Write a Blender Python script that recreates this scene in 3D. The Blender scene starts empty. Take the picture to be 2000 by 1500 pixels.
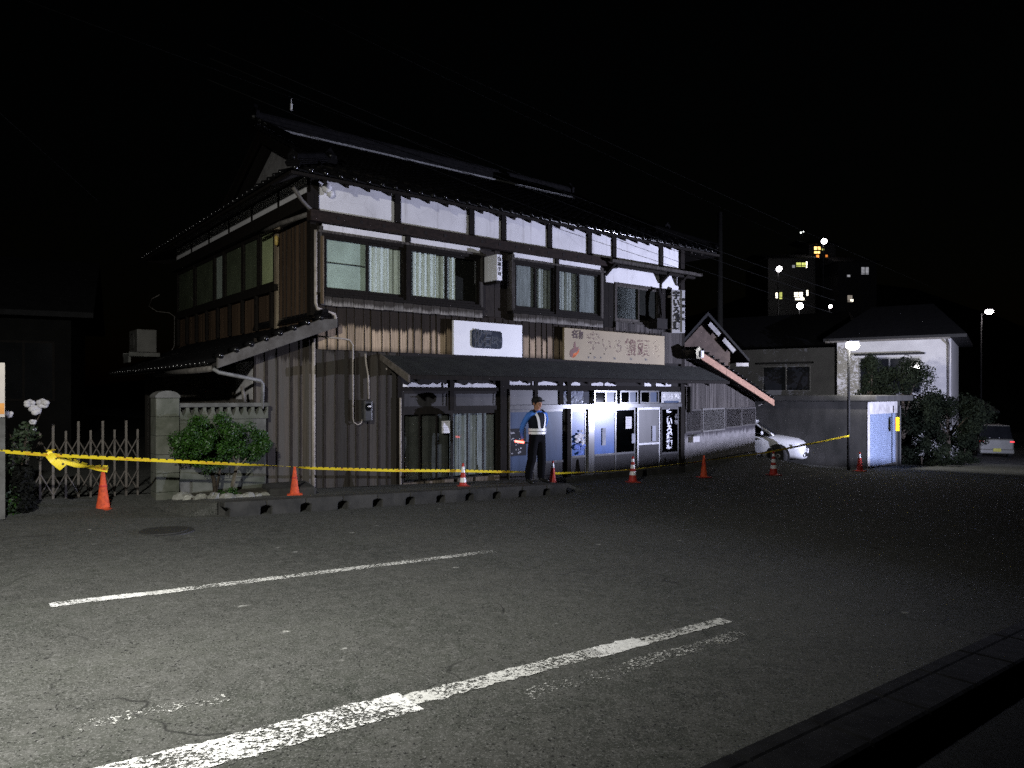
import bpy, bmesh, math, random
from mathutils import Vector, Matrix
random.seed(7)
R = math.radians
scene = bpy.context.scene

# ------------------------------------------------------------------ camera, sky, exposure
FPX, HOR, CAMZ = 1437.0, 770.0, 1.79
cam_d = bpy.data.cameras.new('camera'); cam = bpy.data.objects.new('camera', cam_d)
scene.collection.objects.link(cam); scene.camera = cam
cam_d.sensor_width = 36; cam_d.lens = 36*FPX/2000; cam_d.shift_y = (HOR-750)/2000
cam_d.clip_start = .05; cam_d.clip_end = 900
cam.location = (0, 0, CAMZ); cam.rotation_euler = (R(90), 0, 0)

world = bpy.data.worlds.new('World'); scene.world = world; world.use_nodes = True
wn = world.node_tree; bg = wn.nodes['Background']
sky = wn.nodes.new('ShaderNodeTexSky'); sky.sky_type = 'NISHITA'; sky.sun_disc = False
sky.sun_elevation = R(1.0); sky.sun_rotation = R(200)
wn.links.new(sky.outputs[0], bg.inputs[0]); bg.inputs[1].default_value = .0005
sun_d = bpy.data.lights.new('moon', 'SUN'); sun_d.energy = .004; sun_d.angle = R(.5); sun_d.color = (.85, .9, 1)
sun = bpy.data.objects.new('moon', sun_d); scene.collection.objects.link(sun); sun.rotation_euler = (R(55), 0, R(-20))

vs = scene.view_settings; vs.view_transform = 'Standard'; vs.look = 'None'; vs.exposure = 0; vs.gamma = 1; vs.use_curve_mapping = False
scene.cycles.use_denoising = False
scene.cycles.max_bounces = 5; scene.cycles.sample_clamp_indirect = 4
STREET_W, FLOOD_W, LAMP_W = 3100, 14000, 3000     # the lamp on the near kerb, the work light down the road, the lamp by the garage

# ------------------------------------------------------------------ frames
ANG = R(38.79); YC = 13.2; CX = (612-1000)/FPX*YC
ca, sa = math.cos(ANG), math.sin(ANG)
def L(s, y, z=0): return Vector((CX+s*ca-y*sa, YC+s*sa+y*ca, z))     # street frame: s along the shop front, y into the house
def at(u, v, t): return Vector(((u-1000)/FPX*t, t, CAMZ+(HOR-v)/FPX*t))
def sm(a, b, x):
    x = max(0, min(1, (x-a)/(b-a))); return x*x*(3-2*x)
def road_z(s):
    s = max(-16, min(60, s)); return -.036*s
def G(s, y):                                                          # height of the ground
    z = road_z(s)
    if s > 4.5 and y > -2.5:
        lift = max(0, -.22-z)*sm(-1.1, .9, y)*sm(4.5, 6.5, s)*(1-sm(15.5, 18, s))
        z += lift
    if s < -1: z += .10*sm(-.9, .0, y)*sm(-1, -1.8, s)
    return z

# ------------------------------------------------------------------ mesh helpers
col = scene.collection
class MB:
    def __init__(s): s.v = []; s.f = []; s.m = []; s.uv = {}
    def quad(s, a, b, c, d, mi=0):
        n = len(s.v); s.v += [tuple(a), tuple(b), tuple(c), tuple(d)]; s.f.append((n, n+1, n+2, n+3)); s.m.append(mi)
    def tri(s, a, b, c, mi=0):
        n = len(s.v); s.v += [tuple(a), tuple(b), tuple(c)]; s.f.append((n, n+1, n+2)); s.m.append(mi)
    def box(s, x0, x1, y0, y1, z0, z1, mi=0):
        n = len(s.v)
        s.v += [(x, y, z) for z in (z0, z1) for y in (y0, y1) for x in (x0, x1)]
        for f in ((0,2,3,1),(4,5,7,6),(0,1,5,4),(2,6,7,3),(0,4,6,2),(1,3,7,5)):
            s.f.append(tuple(n+i for i in f)); s.m.append(mi)
        return s
    def tube(s, pts, r, n=8, mi=0, cap=True):
        pts = [Vector(p) for p in pts]; rs = r if isinstance(r, (list, tuple)) else [r]*len(pts)
        b = len(s.v); up = Vector((0,0,1))
        for i, p in enumerate(pts):
            d = (pts[min(i+1, len(pts)-1)]-pts[max(i-1, 0)]).normalized()
            a = d.cross(up)
            if a.length < .05: a = d.cross(Vector((1,0,0)))
            a.normalize(); c = d.cross(a)
            for k in range(n):
                t = 2*math.pi*k/n; s.v.append(tuple(p+(a*math.cos(t)+c*math.sin(t))*rs[i]))
        for i in range(len(pts)-1):
            for k in range(n):
                k2 = (k+1) % n
                s.f.append((b+i*n+k, b+i*n+k2, b+(i+1)*n+k2, b+(i+1)*n+k)); s.m.append(mi)
        if cap:
            s.f.append(tuple(b+k for k in range(n))[::-1]); s.m.append(mi)
            s.f.append(tuple(b+(len(pts)-1)*n+k for k in range(n))); s.m.append(mi)
        return s
    def lathe(s, prof, n=16, c=(0,0,0), mi=None, square=False):
        b = len(s.v)
        for r, z in prof:
            for k in range(n):
                t = 2*math.pi*k/n; s.v.append((c[0]+r*math.cos(t), c[1]+r*math.sin(t), c[2]+z))
        for i in range(len(prof)-1):
            for k in range(n):
                k2 = (k+1) % n
                s.f.append((b+i*n+k, b+i*n+k2, b+(i+1)*n+k2, b+(i+1)*n+k)); s.m.append(mi[i] if mi else 0)
        return s
    def prism(s, poly, a, h, mi=0):        # poly: list of 3D points, extruded by vector h
        n = len(s.v); k = len(poly); h = Vector(h)
        s.v += [tuple(p) for p in poly]+[tuple(Vector(p)+h) for p in poly]
        s.f.append(tuple(range(n, n+k))[::-1]); s.m.append(mi)
        s.f.append(tuple(range(n+k, n+2*k))); s.m.append(mi)
        for i in range(k):
            j = (i+1) % k; s.f.append((n+i, n+j, n+k+j, n+k+i)); s.m.append(mi)
        return s
    def sphere(s, c, r, nu=10, nv=6, mi=0, sc=(1,1,1)):
        prof = []
        b = len(s.v)
        for i in range(nv+1):
            ph = math.pi*i/nv-math.pi/2
            for k in range(nu):
                t = 2*math.pi*k/nu
                s.v.append((c[0]+r*sc[0]*math.cos(ph)*math.cos(t), c[1]+r*sc[1]*math.cos(ph)*math.sin(t), c[2]+r*sc[2]*math.sin(ph)))
        for i in range(nv):
            for k in range(nu):
                k2 = (k+1) % nu; s.f.append((b+i*nu+k, b+i*nu+k2, b+(i+1)*nu+k2, b+(i+1)*nu+k)); s.m.append(mi)
        return s
    def mesh(s, name, smooth=False):
        me = bpy.data.meshes.new(name); me.from_pydata(s.v, [], s.f); me.update()
        bm = bmesh.new(); bm.from_mesh(me); bmesh.ops.recalc_face_normals(bm, faces=bm.faces); bm.to_mesh(me); bm.free()
        for p, m in zip(me.polygons, s.m): p.material_index = m; p.use_smooth = smooth
        return me
    def build(s, name, mats, parent=None, smooth=False, loc=None, rot=None):
        return obj(name, s.mesh(name, smooth), mats, parent, loc, rot)
def obj(name, me, mats, parent=None, loc=None, rot=None):
    o = bpy.data.objects.new(name, me); col.objects.link(o)
    if mats is not None and not me.materials:
        for m in (mats if isinstance(mats, (list, tuple)) else [mats]): me.materials.append(m)
    if parent: o.parent = parent
    if loc is not None: o.location = loc
    if rot is not None: o.rotation_euler = rot
    return o
def box(name, mat, parent, x0, x1, y0, y1, z0, z1): return MB().box(x0, x1, y0, y1, z0, z1).build(name, mat, parent)
def tag(o, label, cat, group=None):
    o['label'] = label; o['category'] = cat
    if group: o['group'] = group
    return o
def empty(name, loc=(0,0,0), rz=0, label=None, cat=None, group=None):
    o = bpy.data.objects.new(name, None); col.objects.link(o); o.location = loc; o.rotation_euler = (0,0,rz); o.empty_display_size = .2
    if label: tag(o, label, cat, group)
    return o
def struct(o): o['kind'] = 'structure'; return o
def stuff(o): o['kind'] = 'stuff'; return o
def bevel(o, w, seg=2):
    m = o.modifiers.new('bevel', 'BEVEL'); m.width = w; m.segments = seg; m.limit_method = 'ANGLE'; return o

# ------------------------------------------------------------------ materials
class NT:
    def __init__(s, name):
        s.m = bpy.data.materials.new(name); s.m.use_nodes = True; s.t = s.m.node_tree
        s.b = s.t.nodes['Principled BSDF']; s.out = s.t.nodes['Material Output']
        s.pos = None
    def n(s, typ, **kw):
        nd = s.t.nodes.new(typ)
        for k, v in kw.items():
            if k.startswith('i_'):
                nd.inputs[k[2:].replace('_', ' ')].default_value = v
            else: setattr(nd, k, v)
        return nd
    def l(s, a, b): s.t.links.new(a, b)
    def P(s, scale=(1,1,1), local=False, street=False):
        if local: src = s.n('ShaderNodeTexCoord').outputs['Object']
        else: src = s.n('ShaderNodeNewGeometry').outputs['Position']
        mp = s.n('ShaderNodeMapping')
        s.l(src, mp.inputs[0])
        if street: mp.inputs['Rotation'].default_value = (0, 0, -ANG); mp.vector_type = 'POINT'
        if street:
            m2 = s.n('ShaderNodeMapping'); s.l(mp.outputs[0], m2.inputs[0]); m2.inputs['Scale'].default_value = scale; return m2.outputs[0]
        mp.inputs['Scale'].default_value = scale
        return mp.outputs[0]
    def noise(s, vec, scale, detail=4, rough=.6):
        nd = s.n('ShaderNodeTexNoise'); nd.inputs['Scale'].default_value = scale; nd.inputs['Detail'].default_value = detail
        nd.inputs['Roughness'].default_value = rough; s.l(vec, nd.inputs['Vector']); return nd.outputs['Fac']
    def rng(s, v, a, b, c=0, d=1):
        nd = s.n('ShaderNodeMapRange'); s.l(v, nd.inputs[0])
        for i, x in zip((1,2,3,4), (a,b,c,d)): nd.inputs[i].default_value = x
        return nd.outputs[0]
    def math(s, op, a, b=None):
        nd = s.n('ShaderNodeMath', operation=op)
        for i, x in enumerate((a, b)):
            if x is None: continue
            if isinstance(x, (int, float)): nd.inputs[i].default_value = x
            else: s.l(x, nd.inputs[i])
        return nd.outputs[0]
    def mix(s, f, a, b):
        nd = s.n('ShaderNodeMix', data_type='RGBA')
        if isinstance(f, (int, float)): nd.inputs[0].default_value = f
        else: s.l(f, nd.inputs[0])
        for i, x in ((6, a), (7, b)):
            if isinstance(x, (tuple, list)): nd.inputs[i].default_value = (*x[:3], 1)
            else: s.l(x, nd.inputs[i])
        return nd.outputs[2]
    def bump(s, h, strength=.3, dist=.01):
        nd = s.n('ShaderNodeBump'); nd.inputs['Strength'].default_value = strength; nd.inputs['Distance'].default_value = dist
        s.l(h, nd.inputs['Height']); s.l(nd.outputs[0], s.b.inputs['Normal'])
    def base(s, c):
        if isinstance(c, (tuple, list)): s.b.inputs['Base Color'].default_value = (*c[:3], 1)
        else: s.l(c, s.b.inputs['Base Color'])
    def rough(s, r):
        if isinstance(r, (int, float)): s.b.inputs['Roughness'].default_value = r
        else: s.l(r, s.b.inputs['Roughness'])
    def spec(s, v): s.b.inputs['Specular IOR Level'].default_value = v
MATS = {}
def mat(name, c, c2=None, rough=.7, scale=6, spec=.4, metal=0, stretch=(1,1,1), bump=0, contrast=(.35,.65), var=0):
    if name in MATS: return MATS[name]
    k = NT(name); c2 = c2 or tuple(x*.7 for x in c)
    f = k.noise(k.P(stretch), scale, 5)
    cc = k.mix(k.rng(f, *contrast), c, c2)
    if var:
        oi = k.n('ShaderNodeObjectInfo'); hs = k.n('ShaderNodeHueSaturation'); k.l(cc, hs.inputs['Color'])
        k.l(k.rng(oi.outputs['Random'], 0, 1, 1-var, 1+var), hs.inputs['Value']); cc = hs.outputs[0]
    k.base(cc); k.rough(rough); k.spec(spec); k.b.inputs['Metallic'].default_value = metal
    if bump: k.bump(f, bump)
    MATS[name] = k.m; return k.m
def emis(name, c, st, vary=False):
    k = NT(name); k.base((.02,.02,.02)); k.b.inputs['Emission Color'].default_value = (*c, 1); k.b.inputs['Emission Strength'].default_value = st
    f = k.noise(k.P(), .9 if vary else 3, 3); k.rough(k.rng(f, 0, 1, .4, .6))
    if vary: k.l(k.rng(f, .3, .7, st*.25, st*1.5), k.b.inputs['Emission Strength'])
    MATS[name] = k.m; return k.m
def glass(name, tint=(.8,.85,.85), rough=.03, refl=1.0):
    k = NT(name); t = k.n('ShaderNodeBsdfTransparent'); t.inputs[0].default_value = (*tint, 1)
    g = k.n('ShaderNodeBsdfGlossy'); g.inputs['Roughness'].default_value = rough; g.inputs[0].default_value = (1,1,1,1)
    ge = k.n('ShaderNodeNewGeometry'); vd = k.n('ShaderNodeVectorMath', operation='DOT_PRODUCT'); k.l(ge.outputs['Incoming'], vd.inputs[0]); k.l(ge.outputs['Normal'], vd.inputs[1])
    om = k.math('SUBTRACT', 1.0, k.math('ABSOLUTE', vd.outputs['Value']))
    fac = k.math('MULTIPLY', k.math('ADD', .04, k.math('MULTIPLY', k.math('POWER', om, 5.0), .9)), refl); mx = k.n('ShaderNodeMixShader')
    nz = k.noise(k.P(), 2, 2); bp = k.n('ShaderNodeBump'); bp.inputs['Strength'].default_value = .02; k.l(nz, bp.inputs['Height']); k.l(bp.outputs[0], g.inputs['Normal'])
    k.l(fac, mx.inputs[0]); k.l(t.outputs[0], mx.inputs[1]); k.l(g.outputs[0], mx.inputs[2]); k.l(mx.outputs[0], k.out.inputs[0])
    MATS[name] = k.m; return k.m
def asphalt(name, base=.05, flecks=True):
    k = NT(name); p = k.P()
    big = k.noise(p, .55, 4); mid = k.noise(p, 9, 4); fine = k.noise(p, 95, 3, .7)
    c = k.mix(k.rng(big, .35, .65), (base*.66, base*.73, base*.6), (base*1.22, base*1.25, base*1.1))
    trk = k.noise(k.P((.12,1.1,1), street=True), 1, 3); c = k.mix(k.rng(trk, .42, .6, 0, .35), c, (base*.5, base*.5, base*.48))
    c = k.mix(k.rng(mid, .42, .75), c, (base*1.5, base*1.5, base*1.4))
    c = k.mix(k.rng(fine, .55, .66), c, (base*3.0, base*3.0, base*2.9))
    sp = k.noise(p, 34, 3, .75); c = k.mix(k.rng(sp, .56, .68), c, (base*2.3, base*2.3, base*2.2))
    dark = k.noise(k.P((1.3,1,1)), 48, 2, .5)
    c = k.mix(k.rng(dark, .41, .31), c, (base*.15, base*.15, base*.15))
    if flecks:
        v = k.n('ShaderNodeTexVoronoi'); v.inputs['Scale'].default_value = 2.3; k.l(k.P((.8,1.2,1), street=True), v.inputs['Vector'])
        fl = k.math('ADD', v.outputs['Distance'], k.rng(k.noise(p, 26, 3), 0, 1, -.06, .06))
        sep = k.n('ShaderNodeSeparateColor'); k.l(v.outputs['Color'], sep.inputs[0])
        on = k.math('GREATER_THAN', sep.outputs[0], .62)
        fac = k.math('MULTIPLY', k.rng(fl, .085, .04), on)
        fac = k.math('MULTIPLY', fac, k.rng(k.noise(p, 40, 2), .4, .6, .1, .8))
        c = k.mix(fac, c, (.42, .42, .4))
    wob = k.n('ShaderNodeVectorMath', operation='ADD'); k.l(p, wob.inputs[0]); nv = k.n('ShaderNodeTexNoise'); nv.inputs['Scale'].default_value = 1.5; k.l(p, nv.inputs['Vector']); k.l(nv.outputs['Color'], wob.inputs[1])
    cv = k.n('ShaderNodeTexVoronoi', feature='DISTANCE_TO_EDGE'); cv.inputs['Scale'].default_value = .42; k.l(wob.outputs[0], cv.inputs['Vector'])
    crk = k.math('MULTIPLY', k.rng(cv.outputs['Distance'], .007, .001), k.rng(k.noise(p, .8, 2), .5, .6, 0, .75)); c = k.mix(crk, c, (base*.12, base*.12, base*.12))
    stn = k.noise(p, 1.7, 5, .7); c = k.mix(k.rng(stn, .62, .72, 0, .5), c, (base*.3, base*.3, base*.28))
    k.base(c); k.rough(.9); k.spec(.25)
    k.bump(k.math('ADD', fine, k.math('MULTIPLY', mid, .6)), .4, .012); MATS[name] = k.m; return k.m
def paint(name, wear, c=(.72,.72,.7), yspan=None):                   # road paint rubbed away in patches
    k = NT(name); p = k.P(); k.base(k.mix(k.rng(k.noise(p, 30, 3), .4, .7), c, tuple(x*.72 for x in c))); k.rough(.85); k.spec(.2)
    n1 = k.noise(p, 42, 4, .75); n2 = k.noise(p, 2.4, 3)
    w = k.math('ADD', n1, k.rng(n2, .3, .7, -.09, .09))
    a = k.rng(w, wear-.03, wear+.03); k.l(a, k.b.inputs['Alpha']); MATS[name] = k.m; return k.m
def planks(name, light, dark, zlo=None, zhi=None, amp=.25, gray=None, street=True):
    """weathered boards: bare wood where the rain reaches, old dark stain above and below, ragged along the grain"""
    k = NT(name); pos = k.n('ShaderNodeNewGeometry').outputs['Position']
    sx = k.n('ShaderNodeSeparateXYZ'); k.l(pos, sx.inputs[0]); z = sx.outputs[2]
    grain = k.noise(k.P((38,38,1.3)), 1, 5, .7); coarse = k.noise(k.P((9,9,.6)), 1, 3)
    oi = k.n('ShaderNodeObjectInfo').outputs['Random']
    f = k.rng(grain, .3, .72)
    c = k.mix(f, light, tuple(x*.42 for x in light))
    if gray: c = k.mix(k.rng(coarse, .35, .65), c, gray)
    hs = k.n('ShaderNodeHueSaturation'); k.l(c, hs.inputs['Color']); k.l(k.rng(oi, 0, 1, .62, 1.2), hs.inputs['Value']); c = hs.outputs[0]
    d = k.mix(f, dark, tuple(x*.5 for x in dark))
    if zlo is not None:
        zz = k.math('ADD', z, k.rng(grain, 0, 1, -amp, amp)); zz = k.math('ADD', zz, k.rng(oi, 0, 1, -amp*.35, amp*.35))
        m = k.rng(zz, zhi-.03, zhi+.03, 1, 0)
        z2 = k.math('ADD', z, k.rng(coarse, 0, 1, -amp*.5, amp*.5)); m2 = k.rng(z2, zlo-.06, zlo+.1, 0, 1)
        m = k.math('MULTIPLY', m, m2); c = k.mix(m, d, c)
    else:
        c = k.mix(k.rng(k.noise(k.P((20,20,.5)), 1, 4), .45, .65), c, d)
    k.base(c); k.rough(.85); k.spec(.2); k.bump(grain, .5, .01); MATS[name] = k.m; return k.m

ASPH = asphalt('asphalt', .046); ASPH2 = asphalt('old_asphalt', .05, False)
CONC = mat('concrete', (.12,.12,.112), (.065,.065,.06), .9, 5, .2, bump=.4)
CONC_D = mat('dark_concrete', (.05,.049,.046), (.026,.026,.025), .9, 4, .2, bump=.5)
BLOCK = mat('block_concrete', (.12,.123,.105), (.06,.066,.05), .92, 3, .15, bump=.5)
def plaster(name):
    k = NT(name); p = k.P(); st = k.noise(k.P((9,9,.9)), 1, 5, .65); bl = k.noise(p, 1.4, 4)
    c = k.mix(k.rng(bl, .35, .7), (.75,.74,.75), (.6,.59,.6)); c = k.mix(k.rng(st, .56, .74, 0, .55), c, (.36,.34,.33))
    v = k.n('ShaderNodeTexVoronoi', feature='DISTANCE_TO_EDGE'); v.inputs['Scale'].default_value = 1.3; k.l(k.P((1,1,1.6)), v.inputs['Vector'])
    c = k.mix(k.math('MULTIPLY', k.rng(v.outputs['Distance'], .01, .002), k.rng(bl, .5, .6, 0, .2)), c, (.2,.19,.19))
    k.base(c); k.rough(.9); k.spec(.15); k.bump(st, .12); MATS[name] = k.m; return k.m
PLAS = plaster('white_plaster')
PLAS_W = mat('dirty_plaster', (.42,.41,.41), (.26,.25,.25), .9, 3, .15, bump=.25)
DWOOD = mat('dark_timber', (.012,.0095,.0075), (.006,.0048,.004), .8, 6, .12, stretch=(6,6,1), bump=.3)
DWOOD2 = mat('black_timber', (.016,.013,.012), (.009,.008,.007), .8, 6, .2, stretch=(6,6,1))
SILLW = planks('sill_wood', (.1,.09,.08), (.022,.018,.015))
MIDB = planks('stained_boards', (.5,.38,.26), (.026,.019,.014), 2.6, 3.03, .16)
GRB = planks('ground_boards', (.11,.092,.075), (.03,.024,.019), -3, 2.42, .2, (.075,.07,.064))
GRB2 = planks('shop_corner_boards', (.066,.056,.046), (.022,.018,.014), -3, 2.6, .2, (.048,.044,.04))
SIDEB = planks('side_boards', (.12,.075,.045), (.045,.027,.015))
ANNB = planks('annex_boards', (.105,.095,.088), (.028,.024,.023))
BATT = mat('batten', (.03,.024,.02), (.014,.011,.009), .85, 8, .2, stretch=(6,6,1))
TILE = mat('glazed_tile', (.009,.0085,.009), (.005,.005,.0055), .2, 9, .5, contrast=(.3,.7), var=.3)
MORTAR = mat('ridge_mortar', (.24,.24,.24), (.11,.11,.11), .85, 30, .2, contrast=(.4,.6))
CANOPY = mat('canopy_sheet', (.015,.016,.013), (.009,.009,.008), .75, 3, .12)
ALU = mat('aluminium', (.115,.115,.12), (.08,.08,.085), .16, 12, .26, .04, stretch=(1,1,.2))
ALU_D = mat('grey_aluminium', (.15,.15,.155), (.1,.1,.105), .4, 10, .4, .3)
PIPE = mat('pale_pipe', (.4,.36,.33), (.28,.25,.22), .6, 9, .4)
PIPE_D = mat('dark_pipe', (.12,.11,.1), (.06,.055,.05), .6, 9, .4)
GLASS = glass('window_glass', (.92,.95,.93)); GLASS_D = glass('dark_glass', (.25,.27,.28), .03, 1.2)
FROST_GLOW = mat('blue_glow_frosted_glass', (.035,.1,.34), (.022,.065,.22), .22, 5, .07, stretch=(1,1,.25), contrast=(.3,.7))  # frosted glass with the blue glow of the glare put into its colour
FROST = mat('frosted_glass', (.06,.085,.15), (.04,.058,.1), .24, 5, .05, stretch=(1,1,.25), contrast=(.3,.7))
FROST_D = mat('dusky_frosted_glass', (.05,.048,.05), (.03,.029,.03), .35, 6, .12, stretch=(1,1,.3))
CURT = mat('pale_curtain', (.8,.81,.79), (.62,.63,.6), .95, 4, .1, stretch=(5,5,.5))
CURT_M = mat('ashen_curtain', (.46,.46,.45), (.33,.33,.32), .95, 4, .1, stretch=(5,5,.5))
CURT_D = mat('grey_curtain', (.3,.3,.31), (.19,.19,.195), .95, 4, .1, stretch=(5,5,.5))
SHOJI = mat('pale_green_screen', (.52,.58,.53), (.38,.42,.38), .9, 2.2, .1)
CGL = mat('car_glass', (.01,.011,.013), (.015,.016,.018), .06, 2, .8)
INK = mat('black_ink', (.012,.012,.014), (.02,.02,.022), .7, 20)
PAPER = mat('paper', (.72,.71,.74), (.62,.61,.64), .85, 10, .2)

# ------------------------------------------------------------------ lettering
def glyph_mesh(txt, size, extrude=.002, bold=0):
    cu = bpy.data.curves.new('t', 'FONT'); cu.body = txt; cu.size = size; cu.align_x = 'CENTER'; cu.align_y = 'CENTER'; cu.extrude = extrude; cu.offset = bold
    cu.resolution_u = 3
    ob = bpy.data.objects.new('t', cu); col.objects.link(ob); bpy.context.view_layer.update()
    me = bpy.data.meshes.new_from_object(ob.evaluated_get(bpy.context.evaluated_depsgraph_get()))
    bpy.data.objects.remove(ob); bpy.data.curves.remove(cu); return me
def letter(txt, size, m, parent, loc, rot=(R(90),0,0), sx=1, sz=1, bold=0, name='lettering'):
    me = glyph_mesh(txt, size, bold=bold); me.materials.clear()
    o = obj(name, me, m, parent, loc, rot); o.scale = (sx, sz, 1); return o
def stroke(mb, pts, w, y, taper=True):                               # brush stroke in the x-z plane
    n = len(pts)
    for i in range(n-1):
        a = Vector((pts[i][0], y, pts[i][1])); b = Vector((pts[i+1][0], y, pts[i+1][1])); d = (b-a)
        if d.length < 1e-6: continue
        p = Vector((-d.z, 0, d.x)).normalized()
        w0 = w*(1-.5*i/n if taper else 1); w1 = w*(1-.5*(i+1)/n if taper else 1)
        mb.quad(a-p*w0, a+p*w0, b+p*w1, b-p*w1)

# ------------------------------------------------------------------ ground
def grid_sheet(name, ss, ys, off, m, zf=G):
    mb = MB(); n = len(ys)
    for s in ss:
        for y in ys: mb.v.append(tuple(L(s, y, zf(s, y)+off)))
    for i in range(len(ss)-1):
        for j in range(n-1):
            mb.f.append((i*n+j, i*n+j+1, (i+1)*n+j+1, (i+1)*n+j)); mb.m.append(0)
    return struct(mb.build(name, m, smooth=True))
fr = lambda a, b, st: [a+i*st for i in range(int(round((b-a)/st))+1)]
SS = [-300,-120,-60,-30,-16]+fr(-12,30,.75)+[34,40,50,60,80,120,200,400]
grid_sheet('ground', SS, [-200,-60,-25,-14,-11.5]+fr(-11,3,.5)+[5,10,20,40,80,160,400], -.006, ASPH2)
grid_sheet('road', [-40,-30,-16]+fr(-12,30,1.5)+[40,60,90], [-10.62,-9,-7,-5,-3,-2.05], 0, ASPH, lambda s, y: road_z(s))

def line_sheet(name, s0, s1, y0, y1, m, n=12, wob=.0):
    """a painted stripe with a ragged edge"""
    mb = MB(); n = max(4, int((s1-s0)/.03)); rb = random.Random(int(s0*100))
    jl = [rb.gauss(0, .007) for _ in range(n+1)]; jr = [rb.gauss(0, .007) for _ in range(n+1)]
    for i in range(n):
        a = s0+(s1-s0)*i/n; b = s0+(s1-s0)*(i+1)/n; ja = wob*math.sin(i*.21); jb = wob*math.sin((i+1)*.21)
        mb.quad(L(a, y0+ja+jl[i], road_z(a)+.005), L(b, y0+jb+jl[i+1], road_z(b)+.005), L(b, y1+jb+jr[i+1], road_z(b)+.005), L(a, y1+ja+jr[i], road_z(a)+.005))
    return struct(mb.build(name, m))
P_NEW = paint('fresh_road_paint', .42, (.64,.64,.63)); P_OLD = paint('worn_road_paint', .5, (.56,.56,.54)); P_FAINT = paint('faint_road_paint', .60, (.5,.5,.48))
line_sheet('road_marking', -4.72, -4.05, -5.98, -5.84, P_NEW, 6, .008)
line_sheet('road_marking', -4.05, -.45, -5.99, -5.86, P_OLD, 14)
line_sheet('road_marking', -4.95, -3.42, -9.2, -8.93, paint('thick_road_paint', .485, (.66,.66,.65)), 8, .006)
line_sheet('road_marking', -3.42, -1.95, -9.13, -8.98, P_OLD, 10)
line_sheet('road_marking', -2.05, -1.55, -9.15, -8.98, P_NEW, 4)
line_sheet('road_marking', -1.55, -.58, -9.14, -9.02, P_OLD, 6)
line_sheet('road_marking', -2.85, -.75, -9.44, -9.3, P_FAINT, 8, .01)
line_sheet('road_marking', -6.2, -5.2, -7.9, -7.75, P_FAINT, 5, .02)
line_sheet('road_marking', -4.9, -4.2, -8.5, -8.38, P_FAINT, 5, .02)

# manhole
mh = tag(MB().lathe([(0,.012),(.26,.012),(.27,.014),(.28,.002),(.345,.002),(.35,-.02)], 32).build('manhole_cover', mat('cast_iron', (.03,.03,.03), (.018,.018,.018), .6, 40, .3, bump=.6), loc=L(-3.18,-2.86,road_z(-3.18)+.004), smooth=False), 'round dark iron manhole cover in the road before the gate', 'manhole cover')

# kerbs: precast blocks with a drain notch at each joint
def kerb(name, s0, n, step, y0, y1, h, kmat, base_off=0):
    root = struct(empty(name, (0,0,0)))
    me = None
    for i in range(n):
        s = s0+i*step
        if me is None:
            mb = MB(); w = y1-y0; g = .075; t = step-.01
            # block body: full height between two notches, thin bridge above the notches
            mb.prism([(g,0,-.1),(t-g,0,-.1),(t-g,0,h*.52),(t-g*.45,0,h*.62),(t,0,h*.62),(t,0,h),(0,0,h),(0,0,h*.62),(g*.45,0,h*.62),(g,0,h*.52)], None, (0,w*.7,0))
            mb.prism([(0,w*.7,-.1),(t,w*.7,-.1),(t,w*.7,h-.004),(0,w*.7,h-.004)], None, (0,w*.3,0))
            me = mb.mesh('kerb_block')
        o = obj('kerb_block', me, kmat, root, L(s, y0, road_z(s)+base_off), (0, .036, ANG))
        bevel(o, .012, 1)
    return root
kerb('kerb', -2.2, 11, .6, -2.02, -1.72, .2, CONC_D)
kerb('near_kerb', -7.0, 24, .6, -10.98, -10.66, .17, mat('unlit_kerb', (.02,.02,.022), (.008,.008,.009), .9, 6, .15, bump=.5))  # kerb colour darkened to stand for the missing light there
pv = MB()
for s in fr(-2.2, 4.0, .62):
    e = s+.62; a = .165; 
    pv.quad(L(s,-1.72,road_z(s)+a), L(e,-1.72,road_z(e)+a), L(e,.02,road_z(e)+.1), L(s,.02,road_z(s)+.1))
pv.quad(L(4.62,-1.72,road_z(4.62)+.165), L(5.1,-1.72,road_z(5.1)), L(5.1,.02,road_z(5.1)+.02), L(4.62,.02,road_z(4.62)+.1))
pv.quad(L(-2.2,-1.72,road_z(-2.2)+.165), L(-2.2,.02,road_z(-2.2)+.1), L(-2.9,.02,road_z(-2.9)), L(-2.6,-1.72,road_z(-2.6)))
for a_, b_ in (((-2.2,-1.72,.165),(-2.6,-1.72,0)), ((-2.6,-1.72,0),(-2.9,.02,0)), ((4.62,-1.72,.165),(5.1,-1.72,0)), ((5.1,-1.72,0),(5.1,.02,.02))):
    pv.quad(L(a_[0],a_[1],road_z(a_[0])+a_[2]), L(b_[0],b_[1],road_z(b_[0])+b_[2]), L(b_[0],b_[1],road_z(b_[0])-.2), L(a_[0],a_[1],road_z(a_[0])-.2))
struct(pv.build('pavement', ASPH2))
nb = MB()
for s in fr(-14, 40, 3): nb.quad(L(s,-10.99,road_z(s)+.004), L(s+3,-10.99,road_z(s+3)+.004), L(s+3,-17,road_z(s+3)+.01), L(s,-17,road_z(s)+.01))
struct(nb.build('near_pavement', asphalt('near_pavement_asphalt', .014, False)))

# ================================================================== the shop house
H = empty('shop_house', L(0,0,0), ANG, 'old two-storey timber shop house with black tiled roof and white plaster bands', 'building')
SE = 10.4                                                             # length of the front
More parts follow.
